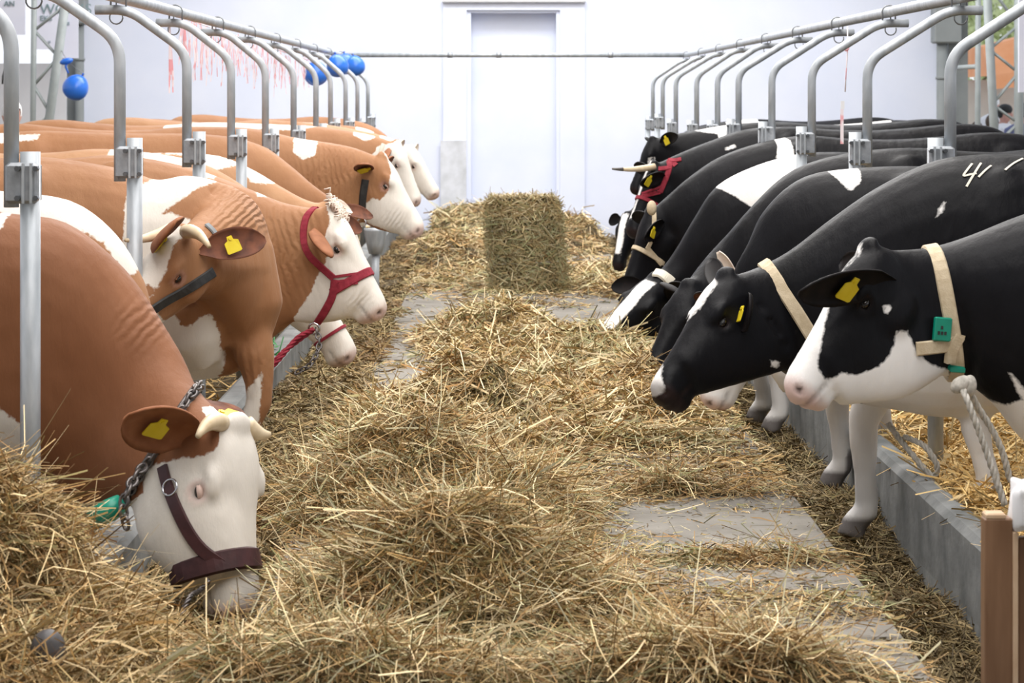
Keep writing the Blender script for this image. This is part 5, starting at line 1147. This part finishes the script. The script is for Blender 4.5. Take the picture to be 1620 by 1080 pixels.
# ------------------------------------------------------------------ people
def person(label, px, py, Y, ground, hair, shirt, yaw, skin='skin', hat=None, hh=.115):
    """px,py: centre of the head; yaw 0 faces the camera"""
    hc = A(px, py, Y); top = hc[2] + .12; S = top - ground; x, y = hc[0], Y; k = S / 1.75
    o = empty('person', (x, y, ground), label, 'person', 'onlookers'); cs, sn = math.cos(yaw), math.sin(yaw)
    Rm = np.array([[cs, sn, 0], [-sn, cs, 0], [0, 0, 1]])          # local -y is forward
    def Lc(V): return np.asarray(V, float) @ Rm + np.array([x, y, ground])
    mb = MB(); add = lambda t: mb.add(*t)
    z = lambda q: q * S
    add(ellipsoid((0, .005, z(.935)), [[.075, 0, 0], [0, .095, 0], [0, 0, .115]], 18, 12)); add(ellipsoid((0, -.03, z(.895)), [[.052, 0, 0], [0, .055, 0], [0, 0, .06]]))
    add(tube([(0, -.095, z(.945)), (0, -.112, z(.922)), (0, -.1, z(.912))], [.010, .016, .012], 8))
    for s in (-1, 1): add(ellipsoid((s * .078, .01, z(.93)), [[.012, 0, 0], [0, .02, 0], [0, 0, .032]]))
    add(tube([(0, .02, z(.90)), (0, .025, z(.83))], [.055, .06], 12))
    add(loft([((0, -.07, z(.84)), (0, .09, z(.84)), .10), ((0, -.10, z(.80)), (0, .11, z(.80)), .20), ((0, -.12, z(.70)), (0, .10, z(.70)), .18), ((0, -.10, z(.60)), (0, .10, z(.60)), .155), ((0, -.11, z(.52)), (0, .11, z(.52)), .175), ((0, -.09, z(.47)), (0, .09, z(.47)), .15)], 16, 3, 2.2, 0))
    for s in (-1, 1):
        add(tube([(s * .17, .0, z(.80)), (s * .215, .01, z(.64)), (s * .20, -.06, z(.49)), (s * .19, -.09, z(.44))], [.062, .045, .034, .036], 10))
        for q in range(4): add(tube([(s * .19 + (q - 1.5) * .016, -.09, z(.44)), (s * .19 + (q - 1.5) * .017, -.105, z(.405)), (s * .19 + (q - 1.5) * .017, -.095, z(.375 + .008 * abs(q - 1.4)))], [.011, .010, .008], 6))
        add(tube([(s * .155, -.095, z(.445)), (s * .145, -.12, z(.415))], [.012, .009], 6))
        add(tube([(s * .09, 0, z(.50)), (s * .095, 0, z(.28)), (s * .1, .015, z(.05)), (s * .1, .01, z(.02))], [.085, .058, .042, .05], 10)); add(ellipsoid((s * .1, -.06, .035), [[.045, 0, 0], [0, .12, 0], [0, 0, .035]]))
    V, Fq = fuse(mb, .022, 2)
    b = link('body', Lc(V), Fq.astype(np.int32), M[skin], o)
    for nm in ('patch', 'pink', 'dark'): pass
    def shell(nm, zmin, zmax, off, m, arms=True):
        Nn = vnormals(V, Fq); sel = (V[:, 2] > zmin) & (V[:, 2] < zmax); f = Fq[sel[Fq].all(1)]; u, inv = np.unique(f.ravel(), return_inverse=True); link(nm, Lc((V + Nn * off)[u]), inv.reshape(-1, 4).astype(np.int32), m, o)
    shell('shirt', z(.48), z(.845), .012, M[shirt]); shell('trousers', z(.03), z(.50), .010, M['trouser'])
    hv, hf = ellipsoid((0, .02, z(.95)), [[.086, 0, 0], [0, .102, 0], [0, 0, .112]], 18, 12); keep = [q for q in hf if not all(hv[i][1] < -.03 and hv[i][2] < z(.975) for i in q)]
    link('hair', Lc(hv), keep, M[hair], o)
    for s in (-1, 1): link('eye', Lc(ellipsoid((s * .03, -.083, z(.942)), [[.011, 0, 0], [0, .008, 0], [0, 0, .007]], 8, 6)[0]), ellipsoid((0, 0, 0), np.eye(3), 8, 6)[1], M['eye'], o)
    link('mouth', Lc(box((0, -.086, z(.898)), (.045, .008, .008))[0]), box((0, 0, 0), (1, 1, 1))[1], M['leather_dark'], o, False)
    if hat: hv, hf = ellipsoid((0, .0, z(.975)), [[.092, 0, 0], [0, .11, 0], [0, 0, .085]], 16, 10); link('cap', Lc(hv), hf, M[hat], o)
    return o
person('white haired person with a reddish face behind the nearest left post', 19, 184, 19.5, -.17, 'hair_white', 'shirt_w', .35)
person('brown haired person seen from behind, lowest of the heads at the far right', 1546, 211, 31.5, -.13, 'hair_brown', 'shirt_b', 2.6)
person('dark haired person turned away behind the right truss', 1571, 198, 32.5, -.13, 'hair_brown', 'shirt_b', 2.2)
person('person in a black cap with face in profile between the right truss members', 1590, 182, 34.0, -.13, 'hair_black', 'shirt_w', 1.2, hat='hair_black')
person('white haired person in the sunny yard, farthest of the onlookers', 1572, 166, 37.0, -.13, 'hair_white', 'shirt_w', -.4)
person('black haired person cut by the right edge of the picture', 1618, 180, 31.0, -.13, 'hair_black', 'shirt_b', 2.9)
